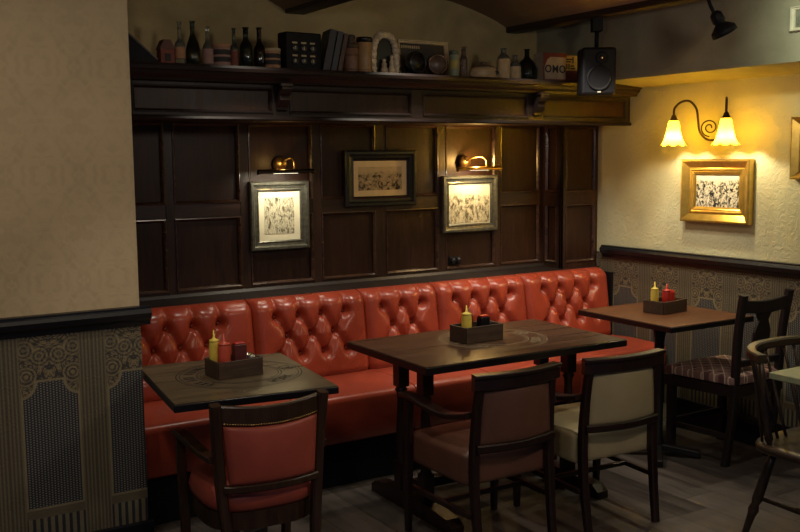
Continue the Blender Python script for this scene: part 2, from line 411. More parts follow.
# ------------------------------------------------------------------ banquette
bq = thing('banquette', 'long red leather button-tufted wall bench', 'bench', (2.75,4.3,0))
def bl(mb): mb.v = [(p[0]-2.75, p[1]-4.3, p[2]) for p in mb.v]; return mb
divs = [1.155,1.916,2.573,3.048,3.693,4.375]
def segdist(px, py, ax, ay, bx_, by_):
    dx, dy = bx_-ax, by_-ay; L = dx*dx+dy*dy
    t = np.clip(((px-ax)*dx+(py-ay)*dy)/L, 0, 1)
    return np.hypot(px-ax-t*dx, py-ay-t*dy)
ZB, ZT = .455, .885
def back_cushion(x0, x1):
    W = x1-x0-.006; cx = (x0+x1)/2; Hh = ZT-ZB
    n1 = 3 if W < .5 else 4; pitch = .135 if W > .5 else .128
    rows = []
    for r, zz in enumerate((.335, .235, .135)):
        n = n1-(r % 2)
        if r == 2: n = n1-0
        rows.append([((i-(n-1)/2)*pitch, zz) for i in range(n)])
    segs_ = []
    for (a, b) in ((0,1),(1,2)):
        for p in rows[a]:
            for q in rows[b]:
                if abs(p[0]-q[0]) < pitch*.6: segs_.append((*p, *q))
    for p in rows[0]: segs_.append((p[0], p[1], p[0], Hh+.05))
    NU, NV = int(W/.0065), 66
    us = np.linspace(-W/2, W/2, NU+1); ts = np.linspace(0, 1, NV+1)
    U, T = np.meshgrid(us, ts); V = T*Hh
    d = np.full(U.shape, 9.)
    for sg in segs_: d = np.minimum(d, segdist(U, V, *sg))
    db = np.full(U.shape, 9.)
    for rw in rows:
        for p in rw: db = np.minimum(db, np.hypot(U-p[0], V-p[1]))
    puff = .030*np.sqrt(np.clip(1-np.exp(-(d/.030)**2), 0, 1))
    dim = .036*np.exp(-(db/.022)**2)
    eu = np.minimum(U+W/2, W/2-U); edge = .030*np.exp(-(eu/.018)**1.3)
    top = np.clip((T-.86)/.14, 0, 1); et = .048*top**2.6
    bot = np.clip((.10-T)/.10, 0, 1); eb = .02*bot**2
    h = puff-dim-edge-et-eb
    yb = 4.415+(4.475-4.415)*T-h
    m = MB(); vs = []
    for j in range(NV+1):
        zc = ZB+V[j]
        for i in range(NU+1):
            z = zc[i]-(.012*np.exp(-(eu[j,i]/.012)**1.3))*T[j,i]
            vs.append((cx+U[j,i], yb[j,i], z))
    ny = NV+1; nx = NU+1
    fs = [(j*nx+i, j*nx+i+1, (j+1)*nx+i+1, (j+1)*nx+i) for j in range(NV) for i in range(NU)]
    # back and sides
    base = len(vs)
    for j in range(NV+1): vs.append((cx-W/2, 4.56, ZB+Hh*ts[j])); vs.append((cx+W/2, 4.56, ZB+Hh*ts[j]))
    for j in range(NV):
        fs.append((j*nx, (j+1)*nx, base+2*(j+1), base+2*j)); fs.append((j*nx+NU, base+2*j+1, base+2*(j+1)+1, (j+1)*nx+NU))
    t0 = len(vs)
    for i in range(NU+1):
        vs.append((cx+us[i], 4.56, ZT))
    for i in range(NU): fs.append((NV*nx+i, NV*nx+i+1, t0+i+1, t0+i))
    m.add(vs, fs, True)
    bt = []
    for rw in rows:
        for p in rw:
            T0 = p[1]/Hh; y = 4.415+.06*T0+.024
            bt.append(MB().lathe([(.0085,0),(.008,.003),(.005,.0055),(.001,.0065)], (0,0,0), 10, Matrix.Translation((cx+p[0], y, ZB+p[1])) @ Matrix.Rotation(PI/2, 4, 'X')))
    return m, bt
for i in range(5):
    m, bt = back_cushion(divs[i], divs[i+1])
    o = bl(m).build('back_cushion', RED, bq, False)
    for b_ in bt: bl(b_).build('button', REDS, o)
def rounded(x0, x1, prof, r=.02):
    """cushion: cross-section prof (y,z) swept x0..x1 with pinched ends"""
    m = MB(); n = 26; vs = []; k = len(prof)
    cy = sum(p[0] for p in prof)/k; cz = sum(p[1] for p in prof)/k
    xs_ = [x0]+[x0+r*(1-math.cos(PI/2*t/4)) for t in range(1,5)]
    sc_ = [.93]+[.93+.07*math.sin(PI/2*t/4) for t in range(1,5)]
    seq = list(zip(xs_, sc_))+[(x0+x1-a, b) for a, b in reversed(list(zip(xs_, sc_)))]
    for x, s_ in seq:
        for y, z in prof: vs.append((x, cy+(y-cy)*(1-(1-s_)*.3), cz+(z-cz)*s_))
    fs = [(a*k+b, a*k+(b+1) % k, (a+1)*k+(b+1) % k, (a+1)*k+b) for a in range(len(seq)-1) for b in range(k)]
    fs += [tuple(range(k)), tuple((len(seq)-1)*k+b for b in range(k))]
    return m.add(vs, fs, True)
def arc(cy, cz, r, a0, a1, n=6): return [(cy+r*math.cos(math.radians(a0+(a1-a0)*i/n)), cz+r*math.sin(math.radians(a0+(a1-a0)*i/n))) for i in range(n+1)]
sprof = arc(3.985,.435,.030,180,90)+[(4.10,.470),(4.25,.472),(4.40,.462),(4.50,.455),(4.50,.228),(3.985,.228),(3.972,.24),(3.962,.34)]
for i in range(5):
    o = bl(rounded(divs[i]+.001, divs[i+1]-.001, [(y, z) for y, z in sprof], .010)).build('seat_cushion', REDS, bq)
m = MB().box((divs[0],4.03,0),(divs[-1],4.50,.226)); bl(m).build('plinth', BLACK, bq)
m = MB().box((divs[0],4.562,.20),(divs[-1],4.584,.86)); m.box((4.376,4.43,.2),(4.394,4.584,.86)); bl(m).build('back_board', BLACK, bq)

# ------------------------------------------------------------------ tables
def frustum(mb, x, y, z0, z1, a, b):
    vs = [(x-a,y-a,z0),(x+a,y-a,z0),(x+a,y+a,z0),(x-a,y+a,z0),(x-b,y-b,z1),(x+b,y-b,z1),(x+b,y+b,z1),(x-b,y+b,z1)]
    mb.add(vs, [(0,3,2,1),(4,5,6,7),(0,1,5,4),(1,2,6,5),(2,3,7,6),(3,0,4,7)])
GLY = random.Random(3)
def emblem(parent, cx, cy, z, ro, ri, rot0, mat):
    m = MB()
    def ring(r, w, n=72):
        vs = []
        for k in range(n):
            a = 2*PI*k/n
            for rr in (r-w/2, r+w/2): vs.append((cx+rr*math.cos(a), cy+rr*math.sin(a), z))
        m.add(vs, [(2*k, 2*k+1, (2*k+3) % (2*n), (2*k+2) % (2*n)) for k in range(n)])
    ring(ro, .0045); ring(ro-.013, .0030); ring(ri, .0045); ring(ri-.012, .003)
    # branded lettering round the ring: two legible words, the rest worn strokes
    rm = (ro+ri)/2-.006; hgt = (ro-ri)*.48
    def stroke(a, x0, y0, x1, y1, w=.008):
        # local coordinates: x along tangent (clockwise reading outward top), y radial
        def P(x, y):
            r = rm+y; an = a-x/rm; return Vector((cx+r*math.cos(an), cy+r*math.sin(an), z))
        p, q = P(x0, y0), P(x1, y1); d = (q-p).normalized(); n_ = Vector((-d.y, d.x, 0))*w/2
        m.add([p-n_, q-n_, q+n_, p+n_], [(0,1,2,3)])
    G = {'C': [(1,1,0,1),(0,1,0,0),(0,0,1,0)], 'O': [(0,0,1,0),(1,0,1,1),(1,1,0,1),(0,1,0,0)], 'W': [(0,1,.25,0),(.25,0,.5,.7),(.5,.7,.75,0),(.75,0,1,1)],
         'R': [(0,0,0,1),(0,1,1,1),(1,1,1,.5),(1,.5,0,.5),(.4,.5,1,0)], 'K': [(0,0,0,1),(0,.5,1,1),(0,.5,1,0)], '.': [(.3,0,.6,0)], ' ': []}
    def word(txt, a, flip=False):
        w = hgt*.62
        for ch in txt:
            for x0, y0, x1, y1 in G[ch]:
                sx, sy = (-1, -1) if flip else (1, 1)
                stroke(a, sx*(x0-.5)*w, sy*(y0-.5)*hgt, sx*(x1-.5)*w, sy*(y1-.5)*hgt)
            a -= (-1 if flip else 1)*w*1.45/rm
    word('CO.', math.radians(12+rot0)); word('WORK', math.radians(-66+rot0), True)
    a = 70
    while a < 230:
        for q in range(GLY.choice((2,3))):
            x0, x1 = GLY.uniform(-.5,.5)*hgt*.6, GLY.uniform(-.5,.5)*hgt*.6
            stroke(math.radians(a+rot0), x0, -hgt/2, x1, hgt/2)
        a += 9 if GLY.random() > .15 else 15
    o = m.build('branded_emblem', mat, parent); o['label'] = 'ring-shaped burnt emblem with lettering'; return o
BURN = plain('burnt_mark', (.012,.007,.005), .6)
SHINY = plain('sheen_mark', (.20,.15,.09), .4)  # pale tone paints a sheen on the burnt mark

def tabletop(root, w, d, mat, th=.030):
    o = MB().box((-w/2,-d/2,.760-.004),(w/2,d/2,.7601)).build('tabletop', mat, root)
    MB().box((-w/2-.004,-d/2-.004,.760-th),(w/2+.004,d/2+.004,.7572), .003).build('edge_band', EDGE, root)
def pedestal(root, foot=.27, arm=.20, ox=0, oy=0):
    m = MB().lathe([(.030,.055),(.034,.08),(.026,.10),(.026,.62),(.034,.68),(.034,.728)], (ox,oy,0), n=16); m.build('column', IRON, root)
    m = MB()
    for k in range(4):
        a = PI/4+k*PI/2; m.beam((ox,oy,.715),(ox+arm*math.cos(a), oy+arm*math.sin(a), .720), .03, .018, .002)
    m.build('top_bracket', IRON, root)
    m = MB()
    for k in range(4):
        a = PI/4+k*PI/2; m.beam((ox,oy,.055),(ox+foot*math.cos(a), oy+foot*math.sin(a), .020), .05, .036, .006)
    m.build('cross_foot', IRON, root)

tl = thing('pub_table', 'square pub table beside the papered pier, with a branded ring on its glare-lightened top', 'table', (1.401,3.466,0), -7)
tabletop(tl, .604, .69, TABLEL); pedestal(tl, .25, .20, 0, .07)
emblem(tl, .03, .02, .7606, .245, .165, 0, BURN)
tr = thing('pub_table', 'square ruddy brown pub table against the right-hand wall', 'table', (3.900,3.552,0), -1)
tabletop(tr, .600, .67, TABLER); pedestal(tr, .22, .20, -.080, -.05)
tm = thing('trestle_table', 'long dark wooden table with turned legs, standing before the middle of the bench', 'table', (2.655,3.480,0), -1)
tabletop(tm, 1.095, .672, TABLEM, .034)
emblem(tm, .05, .02, .7606, .25, .165, 5, SHINY)
legp = [(.034,.705),(.024,.565),(.024,.555),(.030,.545),(.021,.53),(.019,.50),(.024,.38),(.029,.30),(.022,.275),(.031,.26),(.022,.245),(.030,.23),(.022,.215),(.033,.20),(.033,.07)]
for lx in (-.365,.46):
    for ly in (-.040,.165):
        m = MB().lathe([(r, z) for r, z in legp[1:-1]], (lx, ly, 0), 16)
        m.box((lx-.028,ly-.028,.56),(lx+.028,ly+.028,.727), .003); m.box((lx-.028,ly-.028,.07),(lx+.028,ly+.028,.205), .003)
        m.build('leg', CHAIRW, tm)
    m = MB().ext([(-.29,.0),(-.29,.035),(-.25,.062),(-.08,.078),(.20,.078),(.36,.062),(.40,.035),(.40,0)], lx-.032, lx+.032, 'x')
    m.build('trestle_foot', CHAIRW, tm)
    MB().box((lx-.022,-.22,.700),(lx+.022,.30,.727), .003).build('top_bearer', CHAIRW, tm)
MB().box((-.365,.035,.10),(.46,.085,.145), .004).build('stretcher', CHAIRW, tm)
tg = thing('cafe_table', 'pale green table corner at the right edge, in front of the spindle-back chair', 'table', (3.50,1.985,0), 0)
GREEN = plain('pale_green_laminate', (.25,.28,.17), .4)
MB().box((-.35,-.345,.733),(.35,.345,.760), .004).build('tabletop', GREEN, tg)
pedestal(tg)

# ------------------------------------------------------------------ chairs
def smooth_path(P, n=5):
    out = []; P = [Vector(p) for p in P]
    for i in range(len(P)-1):
        p0 = P[max(i-1,0)]; p1 = P[i]; p2 = P[i+1]; p3 = P[min(i+2,len(P)-1)]
        for k in range(n):
            t = k/n
            out.append(.5*((2*p1)+(p2-p0)*t+(2*p0-5*p1+4*p2-p3)*t*t+(3*p1-p0-3*p2+p3)*t**3))
    out.append(P[-1]); return out
def ribbon(mb, P, w, h, up=(0,0,1)):
    """rectangular section swept along a path; w = sideways, h = up; scalars or lists"""
    P = [Vector(p) for p in P]; n = len(P)
    if not hasattr(w, '__len__'): w = [w]*n
    if not hasattr(h, '__len__'): h = [h]*n
    vs = []; up = Vector(up)
    for i, p in enumerate(P):
        t = (P[min(i+1,n-1)]-P[max(i-1,0)]).normalized(); s = t.cross(up).normalized(); u = s.cross(t).normalized()
        a, b = w[i]/2, h[i]/2; c = min(a, b)*.35
        for x, y in ((-a+c,-b),(a-c,-b),(a,-b+c),(a,b-c),(a-c,b),(-a+c,b),(-a,b-c),(-a,-b+c)): vs.append(p+s*x+u*y)
    fs = [(i*8+k, i*8+(k+1) % 8, (i+1)*8+(k+1) % 8, (i+1)*8+k) for i in range(n-1) for k in range(8)]
    fs += [tuple(range(8)), tuple((n-1)*8+k for k in range(8))]
    return mb.add(vs, fs, False)
def pillow_box(mb, x0, x1, y0, y1, z0, z1, bulge=.015, r=.02):
    """upholstered block with domed top"""
    N = 12
    bm = bmesh.new(); bmesh.ops.create_cube(bm, size=1)
    bmesh.ops.subdivide_edges(bm, edges=list(bm.edges), cuts=N, use_grid_fill=True)
    L = (x1-x0, y1-y0, z1-z0); c = ((x0+x1)/2, (y0+y1)/2, (z0+z1)/2)
    bm.verts.index_update(); vs = []
    for v in bm.verts:
        p = [v.co[i]*L[i] for i in range(3)]
        q = [max(-(L[i]/2-r), min(L[i]/2-r, p[i])) for i in range(3)]
        d = Vector(p)-Vector(q)
        if d.length > 1e-6: d = d.normalized()*r
        w_ = Vector(q)+d
        fx = max(0, 1-(2*v.co.x)**2); fy = max(0, 1-(2*v.co.y)**2); fz = max(0, 1-(2*v.co.z)**2)
        if bulge:
            if v.co.z > .499: w_.z += bulge*(fx*fy)**.6
            if abs(v.co.x) > .499: w_.x += math.copysign(bulge*.35*(fy*fz)**.6, v.co.x)
            if abs(v.co.y) > .499: w_.y += math.copysign(bulge*.35*(fx*fz)**.6, v.co.y)
        vs.append((c[0]+w_.x, c[1]+w_.y, c[2]+w_.z))
    fs = [tuple(v.index for v in f.verts) for f in bm.faces]; bm.free()
    return mb.add(vs, fs, True)

def tub_chair(label, loc, rz, uph, group=None):
    t = thing('armchair', label, 'chair', loc, rz, group)
    pillow_box(MB(), -.215, .215, -.185, .235, .302, .440, .014, .018).build('seat', uph, t)
    yb = -.205
    for s in (-1, 1):
        P = smooth_path([(s*.185,-.245,0),(s*.192,-.215,.22),(s*.192,yb,.42),(s*.186,-.215,.60),(s*.182,-.232,.725)], 4)
        ribbon(MB(), P, [.034]*len(P), [.028+.012*min(1, p.z/.3)-.010*max(0,(p.z-.45)/.3) for p in P], (0,1,0)).build('rear_leg', CHAIRW, t)
        m = MB(); P = smooth_path([(s*.232,.215,0),(s*.236,.210,.30),(s*.238,.205,.45),(s*.240,.190,.592)], 4)
        ribbon(m, P, [.026+.014*min(1, p.z/.3) for p in P], [.026+.014*min(1, p.z/.3) for p in P], (0,1,0)); m.build('front_leg', CHAIRW, t)
        m = MB(); P = smooth_path([(s*.242,.235,.602),(s*.243,.16,.606),(s*.240,.04,.588),(s*.228,-.08,.578),(s*.212,-.200,.600)], 5)
        ribbon(m, P, [.046+.016*math.sin(PI*i/(len(P)-1)) for i in range(len(P))], [.022]*len(P)); m.build('arm', CHAIRW, t)
        m = MB().box((s*.215-.010,-.215,.185),(s*.215+.010,.205,.207), .003); m.build('side_stretcher', CHAIRW, t)
    # curved rails
    def crail(z0, z1, sag, over, th, name, lip=0):
        P = [( -over+2*over*i/12, -.222-sag*math.sin(PI*i/12)+ (z0-.45)*-.02, (z0+z1)/2) for i in range(13)]
        m = MB(); ribbon(m, P, th, z1-z0)
        if lip:
            ribbon(m, [(x, y-.004, z1-.006) for x, y, z in P], th+.012, .016)
        m.build(name, CHAIRW, t)
    crail(.700,.765,.035,.212,.034,'top_rail',1); crail(.448,.482,.030,.192,.030,'lower_rail')
    m = MB(); N = 14
    def fn(sgn):
        def f(u, v):
            x = (-.178+.356*u)*(1-.04*v); z = .478+.226*v
            sag = -.222-.033*math.sin(PI*u); b = .010*(math.sin(PI*u)*math.sin(PI*v))**.5 if 0 < u < 1 and 0 < v < 1 else 0
            return (x, sag+sgn*(.008+b), z)
        return f
    m.grid(fn(-1), N, N); m.grid(fn(1), N, N)
    k = (N+1)**2
    for i in range(N):
        for a, b in ((i, i+1), (N*(N+1)+i, N*(N+1)+i+1), (i*(N+1), (i+1)*(N+1)), (i*(N+1)+N, (i+1)*(N+1)+N)): m.f.append((a, b, b+k, a+k)); m.sm.append(False)
    m.build('back_pad', uph, t)
    MB().box((-.215,-.02,.186),(.215,.0,.205), .003).build('cross_stretcher', CHAIRW, t)
    return t
tub_chair('brown leather armchair with dark wood frame, beside the cream one at the long table', (2.372,3.145,0), 0, BROWN, 'armchairs with boxed seats at the long table')
tub_chair('cream leather armchair with dark wood frame at the long table', (2.935,3.105,0), -4, CREAM, 'armchairs with boxed seats at the long table')

# red chair with nailed back
rc = thing('armchair', 'red leather armchair with nailed back and domed seat, at the table by the papered pier', 'chair', (1.385,3.265,0), -4)
SX = .205
for s in (-1, 1):
    P = smooth_path([(s*.148,-.235,0),(s*.165,-.205,.25),(s*.180,-.19,.42),(s*.193,-.195,.62),(s*.202,-.212,.762)], 5)
    m = MB(); ribbon(m, P, [.036]*len(P), [.026+.014*min(1, p.z/.3) for p in P], (0,1,0)); m.build('rear_leg', CHAIRO, rc)
    P = smooth_path([(s*.205,.215,0),(s*.212,.19,.25),(s*.224,.165,.42),(s*.236,.12,.57)], 5)
    m = MB(); ribbon(m, P, .034, .034, (0,1,0)); m.build('front_leg', CHAIRO, rc)
    P = smooth_path([(s*.240,.17,.583),(s*.242,.10,.592),(s*.234,.0,.585),(s*.218,-.10,.565),(s*.205,-.19,.56)], 5)
    m = MB(); ribbon(m, P, [.036+.012*math.sin(PI*i/(len(P)-1)) for i in range(len(P))], .024); m.build('arm', CHAIRO, rc)
def curve_y(x): return -.205-.045*(1-(x/.2)**2)
m = MB(); n = 16
ribbon(m, [(-.190+.380*i/n, curve_y(-.190+.380*i/n)+.012, .720-.012*math.cos(PI*(i/n-.5))) for i in range(n+1)], .026, .070); m.build('top_rail', CHAIRO, rc)
m = MB(); ribbon(m, [(-.174+.348*i/n, curve_y(-.174+.348*i/n)+.012, .452) for i in range(n+1)], .026, .028); m.build('lower_rail', CHAIRO, rc)
m = MB(); N = 16
def rfn(sg):
    def f(u, v):
        x = (-.176+.352*u)*(.90+.10*v); z = .470+.212*v+ (-.010)*math.sin(PI*u)*v
        b = .012*(max(0, math.sin(PI*u)*math.sin(PI*v)))**.5
        return (x, curve_y(x)+.008+sg*(.008+b), z)
    return f
m.grid(rfn(-1), N, N); m.grid(rfn(1), N, N); k = (N+1)**2
for i in range(N):
    for a, b in ((i, i+1), (N*(N+1)+i, N*(N+1)+i+1), (i*(N+1), (i+1)*(N+1)), (i*(N+1)+N, (i+1)*(N+1)+N)): m.f.append((a, b, b+k, a+k)); m.sm.append(False)
bp = m.build('back_pad', REDC, rc)
m = MB()
for i in range(40):
    x = -.172+.344*i/39
    m.lathe([(.0038,0),(.0033,.0018),(.0012,.003)], (0,0,0), 6, Matrix.Translation((x, curve_y(x)-.0015, .691-.011*math.sin(PI*i/39))) @ Matrix.Rotation(PI/2, 4, 'X'))
o = m.build('nail_trim', BRASS, bp); o['label'] = 'row of small brass nail heads'
def seat_r(a):  # rounded seat outline
    c, s = math.cos(a), math.sin(a); p = 3.2
    return 1/((abs(c)/.215)**p+(abs(s)/.215)**p)**(1/p)
m = MB(); prof = [(.90,.345),(1.0,.365),(1.02,.39),(.97,.425),(.85,.448),(.6,.462),(.3,.468),(.02,.470)]; nn = 40; vs = []
for r, z in prof:
    for k_ in range(nn):
        a = 2*PI*k_/nn; R_ = seat_r(a)*r; vs.append((R_*math.cos(a), .015+R_*math.sin(a), z))
fs = [(i*nn+k_, i*nn+(k_+1) % nn, (i+1)*nn+(k_+1) % nn, (i+1)*nn+k_) for i in range(len(prof)-1) for k_ in range(nn)]+[tuple(range(nn)), tuple((len(prof)-1)*nn+k_ for k_ in range(nn))]
m.add(vs, fs, True).build('seat', REDC, rc)
m = MB(); P = [(seat_r(2*PI*k_/nn)*.965*math.cos(2*PI*k_/nn), .015+seat_r(2*PI*k_/nn)*.965*math.sin(2*PI*k_/nn)) for k_ in range(nn)]
m.ext(P, .285, .352, 'z'); m.build('seat_rail', CHAIRO, rc)

# slat chair with patterned cushion
PAT = Mat('patterned_cloth', (.1,.05,.04), .8); v = PAT.coord(); px_, py_, pz_ = PAT.sep(v)
g1 = ((px_*70).sin()*((py_*70).sin())).gt(.3); g2 = ((px_+py_)*45).sin().abs().lt(.18); g3 = ((px_-py_)*45).sin().abs().lt(.18)
PAT.col(PAT.mix((g2+g3).mn(1), PAT.mix(g1, (.20,.115,.10), (.085,.036,.038)), (.46,.37,.30)))
sc = thing('dining_chair', 'black wooden chair with vase splat and patterned seat, against the right-hand wall', 'chair', (4.135,3.30,0), 0)
for s in (-1, 1):
    P = smooth_path([(s*.168,-.12,0),(s*.168,-.155,.25),(s*.170,-.17,.46),(s*.176,-.185,.70),(s*.180,-.215,.905)], 5)
    m = MB(); ribbon(m, P, [.042]*len(P), [.036]*len(P), (0,1,0)); m.build('rear_leg', CHAIRD, sc)
    MB().box((s*.205-.02,.19,0),(s*.205+.02,.23,.415), .004).build('front_leg', CHAIRD, sc)
    MB().beam((s*.17,-.15,.16),(s*.205,.20,.16), .018, .03).build('side_stretcher', CHAIRD, sc)
m = MB(); ribbon(m, [(-.168+.336*i/8, -.205-.012*math.sin(PI*i/8), .845-.012*math.sin(PI*i/8)) for i in range(9)], .022, .065); m.build('top_rail', CHAIRD, sc)
m = MB(); ribbon(m, [(-.168+.336*i/8, -.178, .545) for i in range(9)], .02, .035); m.build('lower_rail', CHAIRD, sc)
half = [(.035,.55),(.030,.58),(.045,.62),(.060,.66),(.062,.70),(.048,.735),(.036,.76),(.050,.79),(.068,.82)]
poly = [(-a, b) for a, b in half]+[(a, b) for a, b in reversed(half)]
def lean(p): return Vector((p[0], p[1]-(p[2]-.55)*.09, p[2]))
m = MB().ext(poly, -.184, -.170, 'y'); m.v = [tuple(lean(p)) for p in m.v]; m.build('vase_splat', CHAIRD, sc)
for nm, z0, z1 in (('seat_frame', .375, .43),):
    m = MB().ext([(-.185,-.19),(.185,-.19),(.240,.235),(-.240,.235)], z0, z1, 'z'); m.build(nm, CHAIRD, sc)
m = MB(); pillow_box(m, -.5,.5,-.5,.5, 0, .055, .0, .024)
m.v = [((p[0])*(.39+.095*(p[1]+.5)), p[1]*.42+.025, .431+p[2]+.018*max(0,(1-(2*p[0])**2)*(1-(2*p[1])**2))*(p[2]>.03)) for p in m.v]
m.build('seat_cushion', PAT.m, sc)
MB().box((-.19,.20,.16),(.19,.218,.19), .003).build('front_stretcher', CHAIRD, sc)

# spindle-back chair
wc = thing('spindle_chair', 'low bow-back spindle armchair behind the pale green table', 'chair', (3.475,2.27,0), 0)
def wseat(a):
    c, s = math.cos(a), math.sin(a); p = 4; return 1/((abs(c)/.270)**p+(abs(s)/.225)**p)**(1/p)
m = MB(); prof = [(.88,.400),(.98,.408),(1.0,.422),(.97,.438),(.8,.436),(.4,.428),(.02,.426)]; vs = []
for r, z in prof:
    for k_ in range(nn):
        a = 2*PI*k_/nn; R_ = wseat(a)*r; vs.append((R_*math.cos(a), R_*math.sin(a), z))
fs = [(i*nn+k_, i*nn+(k_+1) % nn, (i+1)*nn+(k_+1) % nn, (i+1)*nn+k_) for i in range(len(prof)-1) for k_ in range(nn)]+[tuple(range(nn)), tuple((len(prof)-1)*nn+k_ for k_ in range(nn))]
m.add(vs, fs, True).build('seat', CHAIRP, wc)
def bow(a, z=.80):   # a: 0..180 degrees, right arm round the back to the left arm
    r = math.radians(a); c_ = math.cos(r); return Vector((.248*math.copysign(abs(c_)**.62, c_), .06+.22*math.sin(r)**.55, z+.020*math.sin(r)**2))
P = [Vector((.248,.15,.785))]+[bow(a, .785) for a in range(0, 181, 9)][2:-2]+[Vector((-.248,.15,.785))]
m = MB(); ribbon(m, P, [.040+.008*(i in (0, len(P)-1)) for i in range(len(P))], .036); m.build('bow_rail', CHAIRP, wc)
for a in (14,30,46,60,72,84,96,108,120,134,150,166):
    top = bow(a, .775); r = math.radians(a)
    b0 = Vector((top.x*.92, .165 if 20 < a < 160 else .120, .43))
    thick = a in (14,166)
    rr = [.010,.012,.017,.010,.014,.010] if thick else [.006,.007,.009,.007,.006,.006]
    MB().tube([b0.lerp(top, t/5) for t in range(6)], rr, 8).build('spindle', CHAIRP, wc)
for sx in (-1,1):
    for sy in (-1,1):
        a = Vector((sx*.16, sy*.14, .405)); b = Vector((sx*.225, sy*.235, 0))
        MB().tube([a.lerp(b, t) for t in (0,.2,.4,.55,.6,.66,.72,.85,1)], [.014,.018,.021,.022,.016,.023,.017,.015,.012], 10).build('leg', CHAIRP, wc)
    MB().tube([(sx*.193,-.19,.19),(sx*.193,0,.19),(sx*.193,.19,.19)], [.008,.013,.008], 8).build('side_stretcher', CHAIRP, wc)
MB().tube([(-.193,0,.19),(0,0,.19),(.193,0,.19)], [.008,.013,.008], 8).build('cross_stretcher', CHAIRP, wc)

# ------------------------------------------------------------------ pictures
def frame(name_parent, w, h, fw, mat, prof=None):
    """moulded frame in the local xz plane, facing -y, back at y=0"""
    prof = prof or [(0,0),(0,-.022),(.12,-.030),(.35,-.030),(.5,-.020),(.75,-.018),(.88,-.022),(1,-.016),(1,-.004)]
    m = MB(); vs = []
    for i, d in prof:
        a, b = w/2-i*fw, h/2-i*fw; vs += [(-a,d,-b),(a,d,-b),(a,d,b),(-a,d,b)]
    n = len(prof)
    fs = [(j*4+k, j*4+(k+1) % 4, ((j+1) % n)*4+(k+1) % 4, ((j+1) % n)*4+k) for j in range(n) for k in range(4)]
    m.add(vs, fs); return m.build('frame', mat, name_parent)
def print_mat(name, ink, paper, seed, dens=.5, crowd=.62, sky=True, sc_=1.0):
    m = Mat(name, paper, .8, spec=.2); v = m.coord('Generated'); x, y, z = m.sep(v)
    def vec(kx, kz, o):
        cb = m.n('ShaderNodeCombineXYZ'); m.l((x*kx+seed).s, cb.inputs[0]); m.l((z*kz).s, cb.inputs[1]); cb.inputs[2].default_value = seed*3.1+o; return cb.outputs[0]
    fig = m.noise(vec(13*sc_, 5.5*sc_, 0), 1, 3, .65, .6); fine = m.noise(vec(30*sc_, 20*sc_, 4), 1, 3, .7, 1.0); big = m.noise(vec(3.2, 3.0, 9), 1, 3, .6)
    line = z+(big-.5)*.45
    mask = ((line*-1+crowd)*7+.5).mx(0).mn(1)
    body = ((fig-.45)*4.5).mx(0).mn(1); det = ((fine-.44)*4).mx(0).mn(1)
    ink_f = mask*(body*.75*dens+det*.45*dens+.06)
    skyf = (1-mask)*((big-.5)*1.6).mx(0).mn(.3)
    m.col(m.mix((ink_f+skyf).mx(0).mn(1), paper, ink)); return m.m
def picture(name, label, loc, rz, w, h, fw, fmat, matw, paper, pm, prof=None, depth=.0, group=None):
    t = thing(name, label, 'picture', loc, rz, group)
    frame(t, w, h, fw, fmat, prof)
    MB().box((-w/2+.004,-.0035,-h/2+.004),(w/2-.004,-.0003,h/2-.004)).build('backing', BLACKF, t)
    a, b = w/2-fw, h/2-fw
    if matw > 0: MB().box((-a-.002,-.007,-b-.002),(a+.002,-.0036,b+.002)).build('mount_card', paper, t)
    iw, ih = a-matw, b-matw
    MB().box((-iw,-.0085,-ih),(iw,-.0071,ih)).build('print', pm, t)
    return t
CARD = plain('cream_mount_card', (.80,.75,.54), .85, var=.04)
CARDW = plain('tan_mount_card', (.76,.63,.36), .85, var=.05)
picture('framed_print', 'dull silver framed sketch of a crowd scene, tall, under the left picture light', (2.212,4.755,1.297), 0, .350, .372, .052, SILVER, .035, CARD,
        print_mat('sketch_print', (.10,.08,.045), (.74,.68,.48), 1.3, 1.25, 1.0, sc_=1.0))
picture('framed_print', 'black framed wide print of a street crowd, unlit, between the two lit pictures', (2.853,4.755,1.485), 0, .475, .318, .058, BLACKF, .034, CARDW,
        print_mat('street_print', (.045,.035,.022), (.60,.48,.27), 4.7, 1.35, .72))
picture('framed_print', 'dull silver framed battle-like sketch, nearly square, under the brass picture light', (3.487,4.755,1.318), 0, .415, .345, .050, SILVER, .006, CARD,
        print_mat('group_print', (.11,.09,.045), (.74,.68,.48), 8.2, 1.3, .70))
gp = [(0,0),(0,-.040),(.06,-.046),(.14,-.046),(.55,-.022),(.62,-.026),(.70,-.026),(.76,-.020),(.84,-.020),(.90,-.016),(1,-.014),(1,-.004)]
picture('framed_photograph', 'wide gilt framed photograph of a crowd, under the double wall lamp', (XR-.002,3.622,1.398), -90, .475, .358, .088, GOLD, 0, CARD,
        print_mat('crowd_photo', (.012,.011,.010), (.60,.55,.43), 12.9, 1.7, .80, sc_=1.15), gp)
picture('framed_photograph', 'gilt framed picture cut off by the right edge of the view', (XR-.002,2.91,1.63), -90, .46, .32, .07, GOLD, 0, CARD,
        print_mat('dim_photo', (.03,.028,.02), (.4,.36,.25), 17.9, .9, .6), gp)
picture('small_frame', 'small white frame high on the bulkhead', (4.048,2.865,2.232), -90, .12, .115, .018, BULKM, 0, CARD,
        print_mat('tiny_print', (.05,.05,.04), (.2,.2,.15), 21.9, .9, .6))

